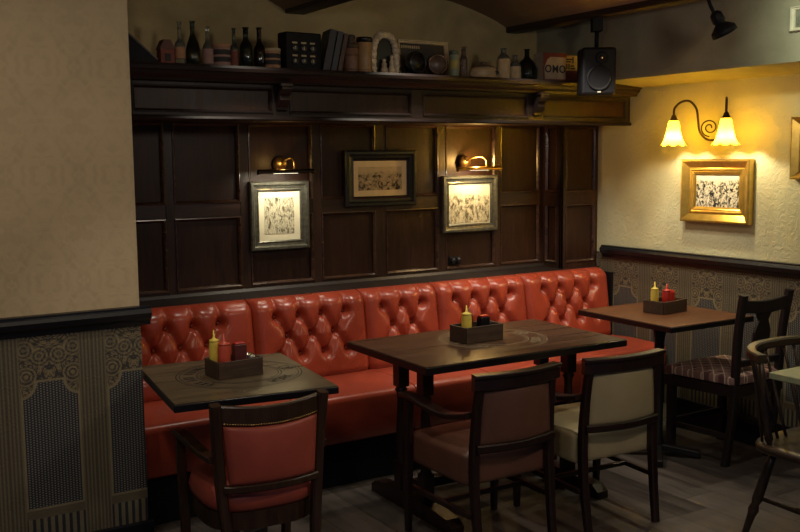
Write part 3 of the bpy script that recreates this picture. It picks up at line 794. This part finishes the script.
# ------------------------------------------------------------------ picture lights
def picture_light(label, x, z, xc, w, tube_mat, e, col, e2=0):
    t = thing('picture_light', label, 'lamp', (x, 4.757, z), 0, 'picture lights on the panelling')
    m = MB().lathe([(.040,0),(.040,.010),(.036,.018),(.022,.026),(.010,.032)], (0,0,0), 24, Matrix.Rotation(PI/2, 4, 'X')); m.build('wall_plate', BRASS, t)
    P = smooth_path([(0,-.02,0),(.0,-.06,.018),((xc-x)*.5+.035,-.10,.030),(xc-x+.05,-.125,.012),(xc-x+.05,-.130,-.030)], 6)
    MB().tube(P, .0045, 8).build('arm', BRASS, t)
    m = MB(); n = 12; vs = []
    for i in (0, 1):
        for k in range(n+1):
            a = PI*1.30*k/n-PI*.15
            vs.append((xc-x-w/2+w*i, -.130+.015*math.cos(a), -.042+.015*math.sin(a)))
        for k in range(n+1):
            a = PI*1.30*(n-k)/n-PI*.15
            vs.append((xc-x-w/2+w*i, -.130+.0135*math.cos(a), -.042+.0135*math.sin(a)))
    q = 2*(n+1)
    m.add(vs, [(k, (k+1) % q, q+(k+1) % q, q+k) for k in range(q)], True)
    for i in (0, 1):
        xx = xc-x-w/2+w*i; m.lathe([(.0001,0),(.0148,0),(.0148,.003),(.0001,.003)], (0,0,0), 14, Matrix.Translation((xx-.0015,-.13,-.042)) @ Matrix.Rotation(PI/2, 4, 'Y'))
    m.build('lamp_hood', tube_mat, t)
    em = Mat('warm_tube_'+label[:5], col, .5); em.b.inputs['Emission Color'].default_value = (*col, 1); em.b.inputs['Emission Strength'].default_value = 3
    m = MB().tube([(xc-x-w*.22,-.130,-.046),(xc-x+w*.22,-.130,-.046)], .004, 8); m.build('lamp_tube', em.m, t)
    l = bpy.data.lights.new('picture_lamp_glow', 'AREA'); l.shape = 'RECTANGLE'; l.size = w*.8; l.size_y = .012; l.energy = e; l.color = col; l.spread = math.radians(150)
    o = bpy.data.objects.new('picture_lamp_glow', l); C.objects.link(o); o.parent = t; o.location = (xc-x, -.128, -.059)
    o.rotation_euler = (math.radians(28), 0, 0)
    if e2:
        l = bpy.data.lights.new('picture_lamp_upglow', 'POINT'); l.energy = e2; l.color = (1,.58,.16); l.shadow_soft_size = .01
        o = bpy.data.objects.new('picture_lamp_upglow', l); C.objects.link(o); o.parent = t; o.location = (xc-x, -.115, .005)
    return t
HOODD = plain('dark_bronze_hood', (.035,.024,.015), .35, .8)
picture_light('dark bronze picture light over the tall silver framed sketch', 2.225, 1.575, 2.20, .32, HOODD, .90, (1.0,.92,.70), .35)
picture_light('bright brass picture light over the nearly square silver framed sketch', 3.455, 1.572, 3.475, .32, BRASS, .72, (1.0,.90,.64), 4.5)

# ------------------------------------------------------------------ wall lamp
wl = thing('wall_lamp', 'two-armed scrolled wall lamp with glowing bell shades on the right-hand wall', 'lamp', (XR, 3.59, 1.70), 0)
MB().lathe([(.045,0),(.045,.008),(.034,.016),(.012,.024),(.012,.05)], (0,0,0), 24, Matrix.Rotation(-PI/2, 4, 'Y')).build('wall_plate', IRONB, wl)
SH = Mat('frosted_amber_glass', (1,.80,.36), .5)
SH.nt.nodes.remove(SH.b)
tr_ = SH.n('ShaderNodeBsdfTranslucent'); df = SH.n('ShaderNodeBsdfDiffuse'); mx = SH.n('ShaderNodeMixShader'); out = [n for n in SH.nt.nodes if n.type == 'OUTPUT_MATERIAL'][0]
cA = SH.ramp(SH.noise(SH.coord(), 20, 3), [(.3, (1,.56,.015)), (.7, (1,.64,.03))]); SH.l(cA, tr_.inputs[0]); SH.l(cA, df.inputs[0]); mx.inputs[0].default_value = .30
SH.l(tr_.outputs[0], mx.inputs[1]); SH.l(df.outputs[0], mx.inputs[2])
em_ = SH.n('ShaderNodeEmission'); em_.inputs[0].default_value = (1,.64,.03,1); em_.inputs[1].default_value = 4
ad = SH.n('ShaderNodeAddShader'); SH.l(mx.outputs[0], ad.inputs[0]); SH.l(em_.outputs[0], ad.inputs[1]); SH.l(ad.outputs[0], out.inputs[0])
BU = Mat('bulb_glow', (1,.9,.7), .5); BU.b.inputs['Emission Color'].default_value = (1,.86,.58,1); BU.b.inputs['Emission Strength'].default_value = 14
for d, lab in (((-.19,.200), 0), ((-.19,-.160), 1)):
    dx, dy = d; L = math.hypot(dx, dy); ex, ey = dx/L, dy/L
    def Q(r, z): return (ex*r, ey*r, z)
    P = smooth_path([Q(.02,-.01),Q(.06,-.018),Q(.10,-.010),Q(.135,.03),Q(.145,.09),Q(.155,.155),Q(.185,.195),Q(.215,.203),Q(.248,.190),Q(L-.002,.160),Q(L,.125)], 6)
    arm = MB().tube(P, .0065, 8); arm.build('arm', IRONB, wl)
    S_ = []
    for i in range(40):
        a = -PI/2+i/39*PI*3.6; r = .050*(1-i/39*.82); S_.append(Q(.082+r*math.cos(a)*1.0, .052+r*math.sin(a)))
    MB().tube(S_, .0042, 6).build('scroll', IRONB, wl)
    c = (dx, dy, 0)
    MB().lathe([(.006,.130),(.013,.120),(.019,.102),(.023,.098),(.023,.090),(.010,.088)], c, 16).build('shade_cap', IRONB, wl)
    prof = [(.022,.094),(.028,.088),(.033,.070),(.036,.045),(.041,.018),(.049,-.010),(.060,-.032),(.071,-.044)]
    m = MB(); n = 48; vs = []
    for i, (r, z) in enumerate(prof):
        f_ = (i/(len(prof)-1))**3
        for k in range(n):
            a = 2*PI*k/n; w_ = math.cos(8*a); vs.append((dx+(r+.004*f_*w_)*math.cos(a), dy+(r+.004*f_*w_)*math.sin(a), z-.006*f_*w_))
    m.add(vs, [(i*n+k, i*n+(k+1) % n, (i+1)*n+(k+1) % n, (i+1)*n+k) for i in range(len(prof)-1) for k in range(n)], True)
    m.build('bell_shade', SH.m, wl)
    MB().lathe([(.004,.085),(.010,.07),(.016,.045),(.018,.025),(.014,.010),(.004,.002)], c, 14).build('bulb', BU.m, wl)
    l = bpy.data.lights.new('wall_lamp_bulb', 'POINT'); l.energy = 6.5; l.color = (1,.90,.62); l.shadow_soft_size = .012
    o = bpy.data.objects.new('wall_lamp_bulb', l); C.objects.link(o); o.parent = wl; o.location = (dx, dy, -.010)

# ------------------------------------------------------------------ ceiling spotlight and speaker
sp = thing('spotlight', 'black adjustable spotlight hanging before the bulkhead', 'lamp', (3.62,3.06,2.455), 0)
sp.scale = (1.25,1.25,1.25)
P = smooth_path([(0,.02,.06),(0,.02,-.06),(0,0,-.13),(.01,-.02,-.175)], 5)
MB().tube(P, .0065, 8).build('stem', BLACK, sp)
MM = Matrix.Translation((.01,-.02,-.17)) @ Matrix.Rotation(math.radians(150), 4, Vector((.35,.9,0)))
m = MB().lathe([(.012,-.01),(.022,0),(.024,.03),(.020,.034),(.020,.045)], (0,0,0), 18, MM); m.build('housing', BLACK, sp)
m = MB().lathe([(.020,.040),(.030,.048),(.046,.062),(.048,.080),(.044,.080),(.040,.066),(.02,.05)], (0,0,0), 24, MM, cap=False); m.build('reflector', BLACK, sp)
spk = thing('loudspeaker', 'black box loudspeaker hung from the ceiling beam above the shelf end', 'speaker', (3.845,4.03,2.068), -32)
m = MB().box((-.095,-.075,-.13),(.095,.085,.13), .014); m.build('cabinet', BLACK, spk)
GR = plain('speaker_cone', (.005,.005,.007), .6, spec=.2)
m = MB().lathe([(.068,0),(.070,.004),(.060,.004),(.035,-.012),(.02,-.006),(.001,-.004)], (0,0,0), 28, Matrix.Translation((0,-.0755,-.040)) @ Matrix.Rotation(PI/2, 4, 'X'), cap=False); m.build('woofer', GR, spk)
m = MB().lathe([(.034,0),(.034,.003),(.02,-.004),(.009,.004),(.001,.007)], (0,0,0), 22, Matrix.Translation((.012,-.0755,.072)) @ Matrix.Rotation(PI/2, 4, 'X'), cap=False); m.build('tweeter', GR, spk)
MB().lathe([(.009,0),(.007,.006),(.001,.008)], (0,0,0), 12, Matrix.Translation((.012,-.078,.072)) @ Matrix.Rotation(PI/2, 4, 'X')).build('dome', CHROME, spk)
MB().box((-.009,-.0775,-.118),(.009,-.0752,-.100)).build('badge', BULKM, spk)
MB().tube([(0,.01,.125),(0,.01,.18),(0,0,.22)], .012, 10).build('bracket_stem', BLACK, spk)
MB().box((-.03,-.02,.222),(.03,.04,.2985), .004).build('beam_bracket', BLACK, spk)

# twin socket on panelling
so = thing('wall_socket', 'small black twin socket on the panelling above the bench', 'socket', (3.388,4.775,.974))
MB().box((-.04,-.016,-.022),(.04,0,.022), .004).build('plate', BLACK, so)
for s in (-1,1): MB().lathe([(.017,0),(.017,.018),(.012,.022)], (s*.02,0,0), 14, Matrix.Translation((0,-.014,0)) @ Matrix.Rotation(PI/2, 4, 'X')).build('knob', BLACKF, so)

# ------------------------------------------------------------------ condiment crates
def squeeze(name, label, loc, mat, h, r):
    t = thing(name, label, 'bottle', loc)
    MB().lathe([(r*.92,0),(r,.004),(r,h*.66),(r*.92,h*.72),(r*.90,h*.735)], n=18).build('body', mat, t)
    MB().lathe([(r*.95,h*.735),(r*.95,h*.775),(r*.45,h*.80),(r*.22,h*.83),(r*.10,h)], n=14).build('nozzle', mat, t)
def crate(loc, rz, lab, w=.205, d=.130, h=.068):
    t = thing('condiment_crate', lab, 'crate', loc, rz, 'wooden condiment crates on the tables')
    MB().box((-w/2,-d/2,0),(w/2,d/2,.006)).build('base', CRATE, t)
    for s in (-1,1):
        MB().box((-w/2,s*d/2-.0045,.0),(w/2,s*d/2+.0045,h), .002).build('side_board', CRATE, t)
        MB().box((s*w/2-.0045,-d/2+.004,.0),(s*w/2+.0045,d/2-.004,h), .002).build('end_board', CRATE, t)
def shaker(loc, label, grp, mat=None):
    t = thing('shaker', label, 'shaker', loc, 0, grp)
    MB().lathe([(.016,0),(.017,.03),(.013,.052)], n=14).build('body', mat or BLACKF, t)
    MB().lathe([(.0145,.052),(.0145,.060),(.008,.066)], n=14).build('cap', CHROME, t)
def packet(loc, rz, label, w=.055, h=.085, mat=SACH):
    t = thing('sauce_packet_holder', label, 'holder', (loc[0], loc[1], loc[2]+.0004), rz)
    MB().box((-w/2,-.02,0),(w/2,.02,h), .004).build('box', mat, t)
    MB().box((-w/2+.004,-.015,h),(w/2-.004,.015,h+.007), .002).build('packets', KETCH, t)
Z = .7605
def P2(c, rz, x, y): a = math.radians(rz); return (c[0]+x*math.cos(a)-y*math.sin(a), c[1]+x*math.sin(a)+y*math.cos(a))
# table by the pier
c = (1.412,3.485); rz = 2
crate((*c, Z), rz, 'wooden condiment crate on the table by the papered pier', .185, .130, .068)
squeeze('mustard_bottle', 'yellow squeeze bottle behind the red one by the pier', (*P2(c, rz, -.066, .034), Z+.0065), MUST, .172, .020)
squeeze('ketchup_bottle', 'red squeeze bottle in the crate by the pier', (*P2(c, rz, -.052, -.028), Z+.0065), KETCH2, .165, .025)
packet((*P2(c, rz, .024, .0), Z+.0065), rz, 'dark red upright box in the crate by the pier', .050, .112)
shaker((*P2(c, rz, .070, .028), Z+.0065), 'chrome-topped shaker nearer the bench in the crate by the pier', 'shakers in the crates')
shaker((*P2(c, rz, .070, -.018), Z+.0065), 'chrome-topped shaker nearer the chair in the crate by the pier', 'shakers in the crates')
c = (2.622,3.515); rz = 2
crate((*c, Z), rz, 'wooden condiment crate in the middle of the long table', .215, .120, .074)
squeeze('mustard_bottle', 'yellow squeeze bottle in the crate on the long table', (*P2(c, rz, -.078, -.025), Z+.0065), MUST, .165, .0235)
squeeze('sauce_bottle', 'dark brown squeeze bottle in the crate on the long table', (*P2(c, rz, -.030, .022), Z+.0065), SACH, .140, .022)
packet((*P2(c, rz, .040, .0), Z+.0065), rz, 'black upright box in the crate on the long table', .050, .098, BLACKF)
shaker((*P2(c, rz, .088, .028), Z+.0065), 'chrome-topped shaker in the crate on the long table', 'shakers in the crates')
c = (3.935,3.575); rz = 8
crate((*c, Z), rz, 'wooden condiment crate on the table by the right-hand wall')
squeeze('mustard_bottle', 'yellow squeeze bottle in the crate by the right-hand wall', (*P2(c, rz, -.076, .015), Z+.0065), MUST, .162, .021)
squeeze('ketchup_bottle', 'bright red squeeze bottle in the crate by the right-hand wall', (*P2(c, rz, -.030, -.028), Z+.0065), KETCH, .150, .024)
packet((*P2(c, rz, .034, .0), Z+.0065), rz, 'red and black upright box in the crate by the right-hand wall', .056, .100, KETCH)
shaker((*P2(c, rz, .084, .025), Z+.0065), 'chrome-topped shaker in the crate by the right-hand wall', 'shakers in the crates')

# ------------------------------------------------------------------ shelf objects
ZS = 2.0325; YS = 4.38
G_CLEAR = glass('clear_glass', (.55,.58,.50)); G_GREEN = glass('dark_green_glass', (.03,.05,.03)); G_BROWN = glass('brown_glass', (.035,.018,.010)); G_AQUA = glass('aqua_glass', (.24,.30,.28))
LAB_O = plain('orange_label', (.42,.22,.12), .8); LAB_C = plain('cream_label', (.50,.39,.23), .8); LAB_R = plain('red_label', (.20,.06,.045), .8); LAB_P = plain('pink_label', (.33,.20,.17), .8)
LAB_D = plain('dark_label', (.03,.03,.03), .8)
def bottle(label, x, h, r, gm, neck=.30, shoulder=.12, nr=.32, lab=None, lz=(.12,.45), cap=None, y=YS, name='bottle'):
    t = thing(name, label, 'bottle', (x, y, ZS), 0, 'bottles on the overhead shelf')
    zs = h*(1-neck-shoulder)
    MB().lathe([(r*.9,0),(r,.004),(r,zs*.6),(r,zs*.9),(r*.97,zs),(r*.80,zs+h*shoulder*.45),(r*(nr+.12),zs+h*shoulder*.85),(r*nr,h*(1-neck)+.004),(r*nr*.95,h*.97),(r*nr*1.25,h*.975),(r*nr*1.25,h)], n=18).build('glass_body', gm, t)
    if lab: MB().lathe([(r*1.01,h*lz[0]),(r*1.02,h*lz[0]+.001),(r*1.02,h*lz[1]),(r*1.01,h*lz[1]+.001)], n=18, cap=False).build('label', lab, t)
    if cap: MB().lathe([(r*nr*1.3,h*.96),(r*nr*1.3,h*1.005)], n=12).build('cap', cap, t)
    return t
bottle('tall clear bottle with pale orange label', 1.555, .205, .025, G_CLEAR, .40, .10, .38, LAB_O, (.18,.42))
bottle('tall dark tapering wine bottle between two clear ones', 1.618, .212, .034, G_GREEN, .30, .32, .34)
bottle('shorter clear bottle with pinkish red label', 1.691, .192, .026, G_CLEAR, .35, .18, .36, LAB_P, (.10,.45))
bottle('slim pale green bottle with red label', 1.824, .193, .019, G_AQUA, .38, .08, .45, LAB_R, (.06,.44))
bottle('dark green round-shouldered bottle', 1.885, .200, .032, G_GREEN, .30, .14, .42)
bottle('dark brown slender bottle', 1.955, .203, .029, G_BROWN, .36, .14, .42)
def tin(label, x, r, h, mat, band, lid, y=YS, name='tin_jar', cat='tin', bz=((.25,.45),(.55,.75))):
    t = thing(name, label, cat, (x, y, ZS), 0)
    MB().lathe([(r*.97,0),(r,.003),(r,h*.86),(r*.97,h*.87)], n=22).build('body', mat, t)
    for a, b in bz: MB().lathe([(r*1.003,h*a),(r*1.012,h*a+.001),(r*1.012,h*b),(r*1.003,h*b+.001)], n=22, cap=False).build('printed_band', band, t)
    MB().lathe([(r*1.03,h*.86),(r*1.03,h*.98),(r*.98,h)], n=22).build('lid', lid, t)
    return t
tin('squat tin with dark printed bands and peach lid', 1.758, .044, .113, LAB_P, LAB_D, LAB_O)
tin('pale squat tin with dark print beside the black knobbed case', 2.020, .043, .106, LAB_O, LAB_D, LAB_C)
# house-shaped tin
t = thing('house_tin', 'small dull red house-shaped box near the pier', 'box', (1.486,YS,ZS))
MB().box((-.033,-.03,0),(.033,.03,.075), .002).build('box', LAB_R, t)
MB().ext([(-.037,.075),(.037,.075),(.016,.118),(-.016,.118)], -.032, .032, 'y').build('roof', plain('house_roof', (.12,.05,.04), .7), t)
MB().box((-.014,-.0315,.02),(.014,-.0302,.055)).build('window', LAB_D, t)
# slanting board
t = thing('music_case', 'dark slanting case lid at the pier end of the shelf', 'case', (1.365,4.40,ZS))
m = MB().ext([(-.20,0),(.075,0),(.065,.028),(-.065,.135),(-.20,.135)], -.06, .06, 'y'); m.build('case_body', BLACK, t)
m = MB().beam((.070,-.062,.024),(-.062,-.062,.136), .004, .006, 0); m.build('edge_strip', plain('pale_edge', (.10,.08,.06), .5), t)  # thin pale strip along the slanting edge
# knobbed case
t = thing('knob_case', 'black upright case with six pale round dials', 'case', (2.170,4.375,ZS), 3)
MB().box((-.100,-.045,0),(.100,.045,.188), .006).build('body', BLACK, t)
for r_ in range(2):
    for c_ in range(3):
        x = -.052+c_*.050; z = .128-.062*r_
        MB().lathe([(.017,0),(.017,.006),(.012,.008)], (0,0,0), 16, Matrix.Translation((x,-.045,z-.018)) @ Matrix.Rotation(PI/2, 4, 'X')).build('dial', plain('dial_%d%d' % (r_, c_), (.03,.03,.03), .4), t)
        MB().box((x-.003,-.0535,z-.024),(x+.003,-.0532,z-.010)).build('dial_mark', LAB_C, t)
        MB().box((x-.014,-.0465,z+.004),(x+.014,-.0452,z+.012)).build('name_strip', LAB_C, t)
# leaning books
BK = [plain('book_black', (.014,.014,.018), .55), plain('book_slate', (.04,.045,.055), .6), plain('book_brown', (.07,.035,.022), .6)]
PAGE = plain('book_pages', (.20,.16,.10), .9)
for i, (x, w_, h_, tilt, mt, lb) in enumerate(((2.282,.036,.205,12,0,'thick black book leaning against the black case'), (2.328,.028,.198,12,1,'slate blue book leaning between two darker ones'), (2.366,.022,.188,12,2,'brown book leaning by the stoneware jar'))):
    t = thing('book', lb, 'book', (x, 4.385, ZS+.0105), 0, 'leaning books on the overhead shelf'); t.rotation_euler = (0, math.radians(tilt), math.radians(-12))
    for s in (0, 1): MB().box((s*(w_-.003),-.07,0),(s*(w_-.003)+.003,.07,h_)).build('cover', BK[mt], t)
    MB().box((0,-.074,0),(w_,-.070,h_), .001).build('spine', BK[mt], t)
    MB().box((.003,-.068,.003),(w_-.003,.065,h_-.004)).build('page_block', PAGE, t)
# jars
t = tin('banded brown stoneware jar with a dark narrow neck', 2.463, .039, .150, plain('stoneware', (.20,.105,.062), .5), plain('stone_band', (.10,.05,.032), .6), plain('stone_lid', (.05,.028,.02), .6), name='storage_jar', cat='jar', bz=((.12,.16),(.60,.64)))
MB().lathe([(.026,.150),(.024,.165),(.026,.19),(.022,.197)], n=18).build('neck', bpy.data.materials['stone_lid'], t)
t = tin('ochre ceramic jar with black lid', 2.545, .040, .190, plain('ochre_glaze', (.36,.22,.095), .45), plain('ochre_band', (.28,.16,.07), .6), BLACKF, name='storage_jar', cat='jar', bz=((.10,.13),))
# ornate figurine frame
t = thing('porcelain_arch', 'ornate cream porcelain arch with dark centre and small figures', 'ornament', (2.675,4.39,ZS))
POR = plain('porcelain', (.60,.49,.33), .35, var=.3); 
m = MB(); R0 = random.Random(5)
P = [(-.070,.0,.02),(-.072,.0,.09),(-.066,0,.15),(-.045,0,.195),(-.010,0,.212),(.030,0,.205),(.058,0,.170),(.068,0,.12),(.070,0,.05),(.068,0,.01)]
P = smooth_path(P, 4); m.tube(P, [.014+.008*abs(math.sin(i*1.7)) for i in range(len(P))], 8)
for i in range(0, len(P), 2): m.lathe([(.001,-.012),(.012,-.006),(.014,0),(.010,.008),(.001,.013)], Vector(P[i])+Vector((0,-.010,0)), 8)
m.lathe([(.001,-.012),(.018,-.004),(.020,.004),(.010,.016),(.001,.022)], (-.035,-.008,.208), 10); m.build('arch', POR, t)
MB().box((-.085,-.035,0),(.085,.03,.014), .004).build('base', POR, t)
MB().ext([(-.062,.014),(.062,.014),(.062,.12),(.050,.165),(.02,.195),(-.02,.198),(-.052,.17),(-.062,.12)], .004, .010, 'y').build('dark_back', BLACKF, t)
for x, h_ in ((-.012,.085),(.034,.105)):
    MB().lathe([(.018,.014),(.020,.03),(.012,h_*.55),(.015,h_*.72),(.006,h_*.8),(.009,h_*.88),(.009,h_*.96),(.002,h_*1.02)], (x,-.014,0), 12).build('figure', POR, t)
# pale frame behind
t = thing('small_frame', 'pale framed dark plaque leaning on the wall behind the round clocks', 'picture', (2.995,4.51,ZS+.003)); t.rotation_euler = (math.radians(-6), 0, 0)
o = frame(t, .330, .205, .016, plain('pale_wood', (.68,.55,.34), .6)); o.location = (0, 0, .105)
MB().box((-.153,-.006,.014),(.153,-.001,.194)).build('plaque', plain('plaque_dark', (.045,.038,.032), .5), t)
for i in range(9): MB().box((-.135+.014*i,-.0075,.165),(-.135+.014*i+.009,-.0061,.180)).build('worn_letter', LAB_C, t)
# round clocks
def clock(label, x, rz, face, rim, R=.055):
    t = thing('alarm_clock', label, 'clock', (x, 4.35, ZS), rz)
    MX = Matrix.Translation((0,0,R+.012)) @ Matrix.Rotation(PI/2, 4, 'X')
    MB().lathe([(R*.8,-.03),(R,-.02),(R,.020),(R*.96,.026)], (0,0,0), 28, MX).build('case', BLACKF, t)
    MB().lathe([(R*.80,.0262),(R*.82,.034),(R*.92,.036),(R*.99,.028),(R*.99,.022)], (0,0,0), 28, MX, cap=False).build('rim', rim, t)
    MB().lathe([(R*.82,.0262),(R*.80,.0275)], (0,0,0), 28, MX).build('face', face, t)
    for s in (-1, 1): MB().tube([(s*R*.5,0,.02),(s*R*.62,0,.0)], .006, 8).build('foot', BLACKF, t)
clock('black round-cased clock with a black face beside the porcelain arch', 2.835, 8, BLACKF, BLACKF, .060)
clock('round-cased clock with a bronze face and rim', 2.975, -16, plain('bronze_face', (.08,.045,.035), .35), plain('bronze_rim', (.14,.09,.06), .3, .7), .055)
t = tin('slender green and white labelled tin by the bronze-faced clock', 3.115, .026, .150, plain('celadon', (.22,.27,.20), .6), plain('yellow_band', (.38,.33,.10), .6), plain('green_lid', (.10,.13,.10), .6), bz=((.35,.65),))
bottle('slim clear pink-tinted bottle by the cream pot', 3.180, .175, .022, glass('pinkish_glass', (.42,.33,.30)), .28, .10, .60)
t = thing('casserole_pot', 'squat cream lidded pot with dark emblem', 'pot', (3.315,4.375,ZS))
CR = plain('cream_stoneware', (.42,.32,.19), .45)
MB().lathe([(.070,0),(.088,.006),(.094,.03),(.088,.052),(.072,.066)], n=28, sy=.75).build('body', CR, t)
MB().lathe([(.074,.064),(.060,.074),(.022,.082),(.018,.086),(.022,.096),(.014,.100)], n=28, sy=.75).build('lid', plain('pot_lid', (.11,.075,.05), .5), t)
MB().lathe([(.001,0),(.014,0),(.014,.003),(.001,.003)], (0,0,0), 12, Matrix.Translation((.045,-.060,.036)) @ Matrix.Rotation(PI/2, 4, 'X') ).build('emblem', LAB_D, t)
bottle('stout clear bottle with tall cream label', 3.460, .182, .038, G_CLEAR, .16, .16, .40, LAB_C, (.05,.66))
bottle('small clear bottle with square cream label beside the dark jug', 3.545, .147, .033, G_CLEAR, .24, .14, .40, LAB_C, (.10,.55))
t = bottle('broad dark glass jug with short neck', 3.632, .185, .060, G_GREEN, .24, .34, .24, name='jug_bottle')
# soap powder carton
t = thing('soap_carton', 'white and red soap powder carton lettered OMO', 'box', (3.800,4.345,ZS), -3)
CT = plain('carton_white', (.36,.30,.22), .7); CRD = plain('carton_red', (.15,.028,.020), .7); INK = plain('carton_ink', (.008,.010,.022), .7)
MB().box((-.105,-.045,0),(.060,.05,.162), .003).build('carton', CT, t)
MB().box((-.106,-.0475,.0),(.061,-.0452,.014)).build('red_edge', CRD, t); MB().box((-.106,-.0475,.140),(.061,-.0452,.163)).build('red_edge', CRD, t)
MB().ext([(-.106,.014),(-.095,.014),(-.100,.08),(-.078,.125),(-.055,.140),(-.106,.140)], -.0475, -.0452, 'y').build('red_edge', CRD, t)
def text(body, size, parent, loc, rot, mat, name, bold=.0, sx=1):
    cu = bpy.data.curves.new(name, 'FONT'); cu.body = body; cu.size = size; cu.extrude = .0006; cu.offset = bold; cu.space_character = 1.12; cu.align_x = 'CENTER'; cu.align_y = 'CENTER'
    o = bpy.data.objects.new(name, cu); C.objects.link(o); dg = bpy.context.evaluated_depsgraph_get()
    me = bpy.data.meshes.new_from_object(o.evaluated_get(dg)); bpy.data.objects.remove(o); me.materials.clear(); me.materials.append(mat)
    p = bpy.data.objects.new(name, me); C.objects.link(p); p.parent = parent; p.location = loc; p.rotation_euler = rot; p.scale = (sx, 1, 1); return p
text('OMO', .060, t, (-.020,-.0478,.070), (PI/2, 0, 0), INK, 'lettering', .0013, 1.0)
t = thing('soap_carton', 'narrow red and cream carton next to the lettered one', 'box', (3.925,4.345,ZS), -14)
MB().box((-.048,-.03,0),(.04,.045,.158), .003).build('carton', CRD, t)
MB().box((-.046,-.0318,.068),(.038,-.0303,.156)).build('pale_panel', CT, t)
for i, (a, b, c_, d) in enumerate(((-.036,.078,-.028,.108),(-.022,.078,-.014,.108),(-.008,.078,.022,.086),(-.008,.092,.016,.100),(-.036,.116,-.006,.124),(-.036,.130,.002,.138),(.004,.112,.012,.148))):
    MB().box((a,-.0330,b),(c_,-.0319,d)).build('worn_stroke', INK, t)

# ------------------------------------------------------------------ lights
def spot(loc, target, e, ang, col, blend=.6, size=.04):
    l = bpy.data.lights.new('ceiling_spot', 'SPOT'); l.energy = e; l.spot_size = math.radians(ang); l.spot_blend = blend; l.color = col; l.shadow_soft_size = size
    o = bpy.data.objects.new('ceiling_spot', l); C.objects.link(o); o.location = loc
    o.rotation_euler = (Vector(target)-Vector(loc)).to_track_quat('-Z', 'Y').to_euler(); return o
WARM = (1,.82,.56); NEUT = (1,.90,.74)
spot((1.85,3.95,2.34), (1.85,4.10,.5), 16, 84, NEUT)
spot((2.75,3.98,2.36), (2.75,4.15,.5), 22, 88, NEUT)
spot((3.40,3.92,2.36), (3.80,4.02,.5), 30, 88, NEUT)
spot((1.15,2.95,2.34), (1.25,3.1,.4), 15, 78, NEUT)
spot((2.75,2.75,2.34), (2.75,2.95,.4), 21, 84, NEUT)
spot((.35,2.35,2.34), (.55,3.72,1.05), 12, 100, WARM, 1)
spot((2.70,3.75,2.36), (2.75,4.15,.6), 18, 80, NEUT)
spot((3.62,3.62,2.36), (3.80,3.90,.6), 28, 84, NEUT)
spot((3.2,2.3,2.34), (4.05,2.35,2.2), 60, 95, (.88,1,.74), 1)
def bulb(loc, e, col, r):  # unseen soft point light, added to fill the room from the camera side
    l = bpy.data.lights.new('room_fill', 'POINT'); l.energy = e; l.color = col; l.shadow_soft_size = r
    o = bpy.data.objects.new('room_fill', l); C.objects.link(o); o.location = loc; return o
bulb((.2,.9,2.1), 18, (1,.84,.66), .12)
bulb((2.6,1.3,2.15), 22, (1,.85,.68), .12)
wd = bpy.data.worlds.new('World'); bpy.context.scene.world = wd; wd.use_nodes = True
bg = wd.node_tree.nodes['Background']; bg.inputs[0].default_value = (.20,.32,.70,1); bg.inputs[1].default_value = .09

# ------------------------------------------------------------------ camera
yaw, pitch, roll, F = 5.60755957e-01, 1.12220141e-01, -1.00666762e-02, 957.8
fw = Vector((math.sin(yaw)*math.cos(pitch), math.cos(yaw)*math.cos(pitch), -math.sin(pitch)))
rt = Vector((math.cos(yaw), -math.sin(yaw), 0)); up = rt.cross(fw)
r2 = rt*math.cos(roll)+up*math.sin(roll); u2 = -rt*math.sin(roll)+up*math.cos(roll)
cam = bpy.data.cameras.new('camera'); cam.sensor_width = 36; cam.lens = F/800*36; cam.clip_start = .05
co = bpy.data.objects.new('camera', cam); C.objects.link(co)
co.matrix_world = Matrix(((r2.x,u2.x,-fw.x,0),(r2.y,u2.y,-fw.y,0),(r2.z,u2.z,-fw.z,1.6),(0,0,0,1)))
sc_ = bpy.context.scene; sc_.camera = co
vs_ = sc_.view_settings; vs_.view_transform = 'Standard'; vs_.look = 'None'; vs_.gamma = 1; vs_.use_curve_mapping = False; vs_.exposure = .32
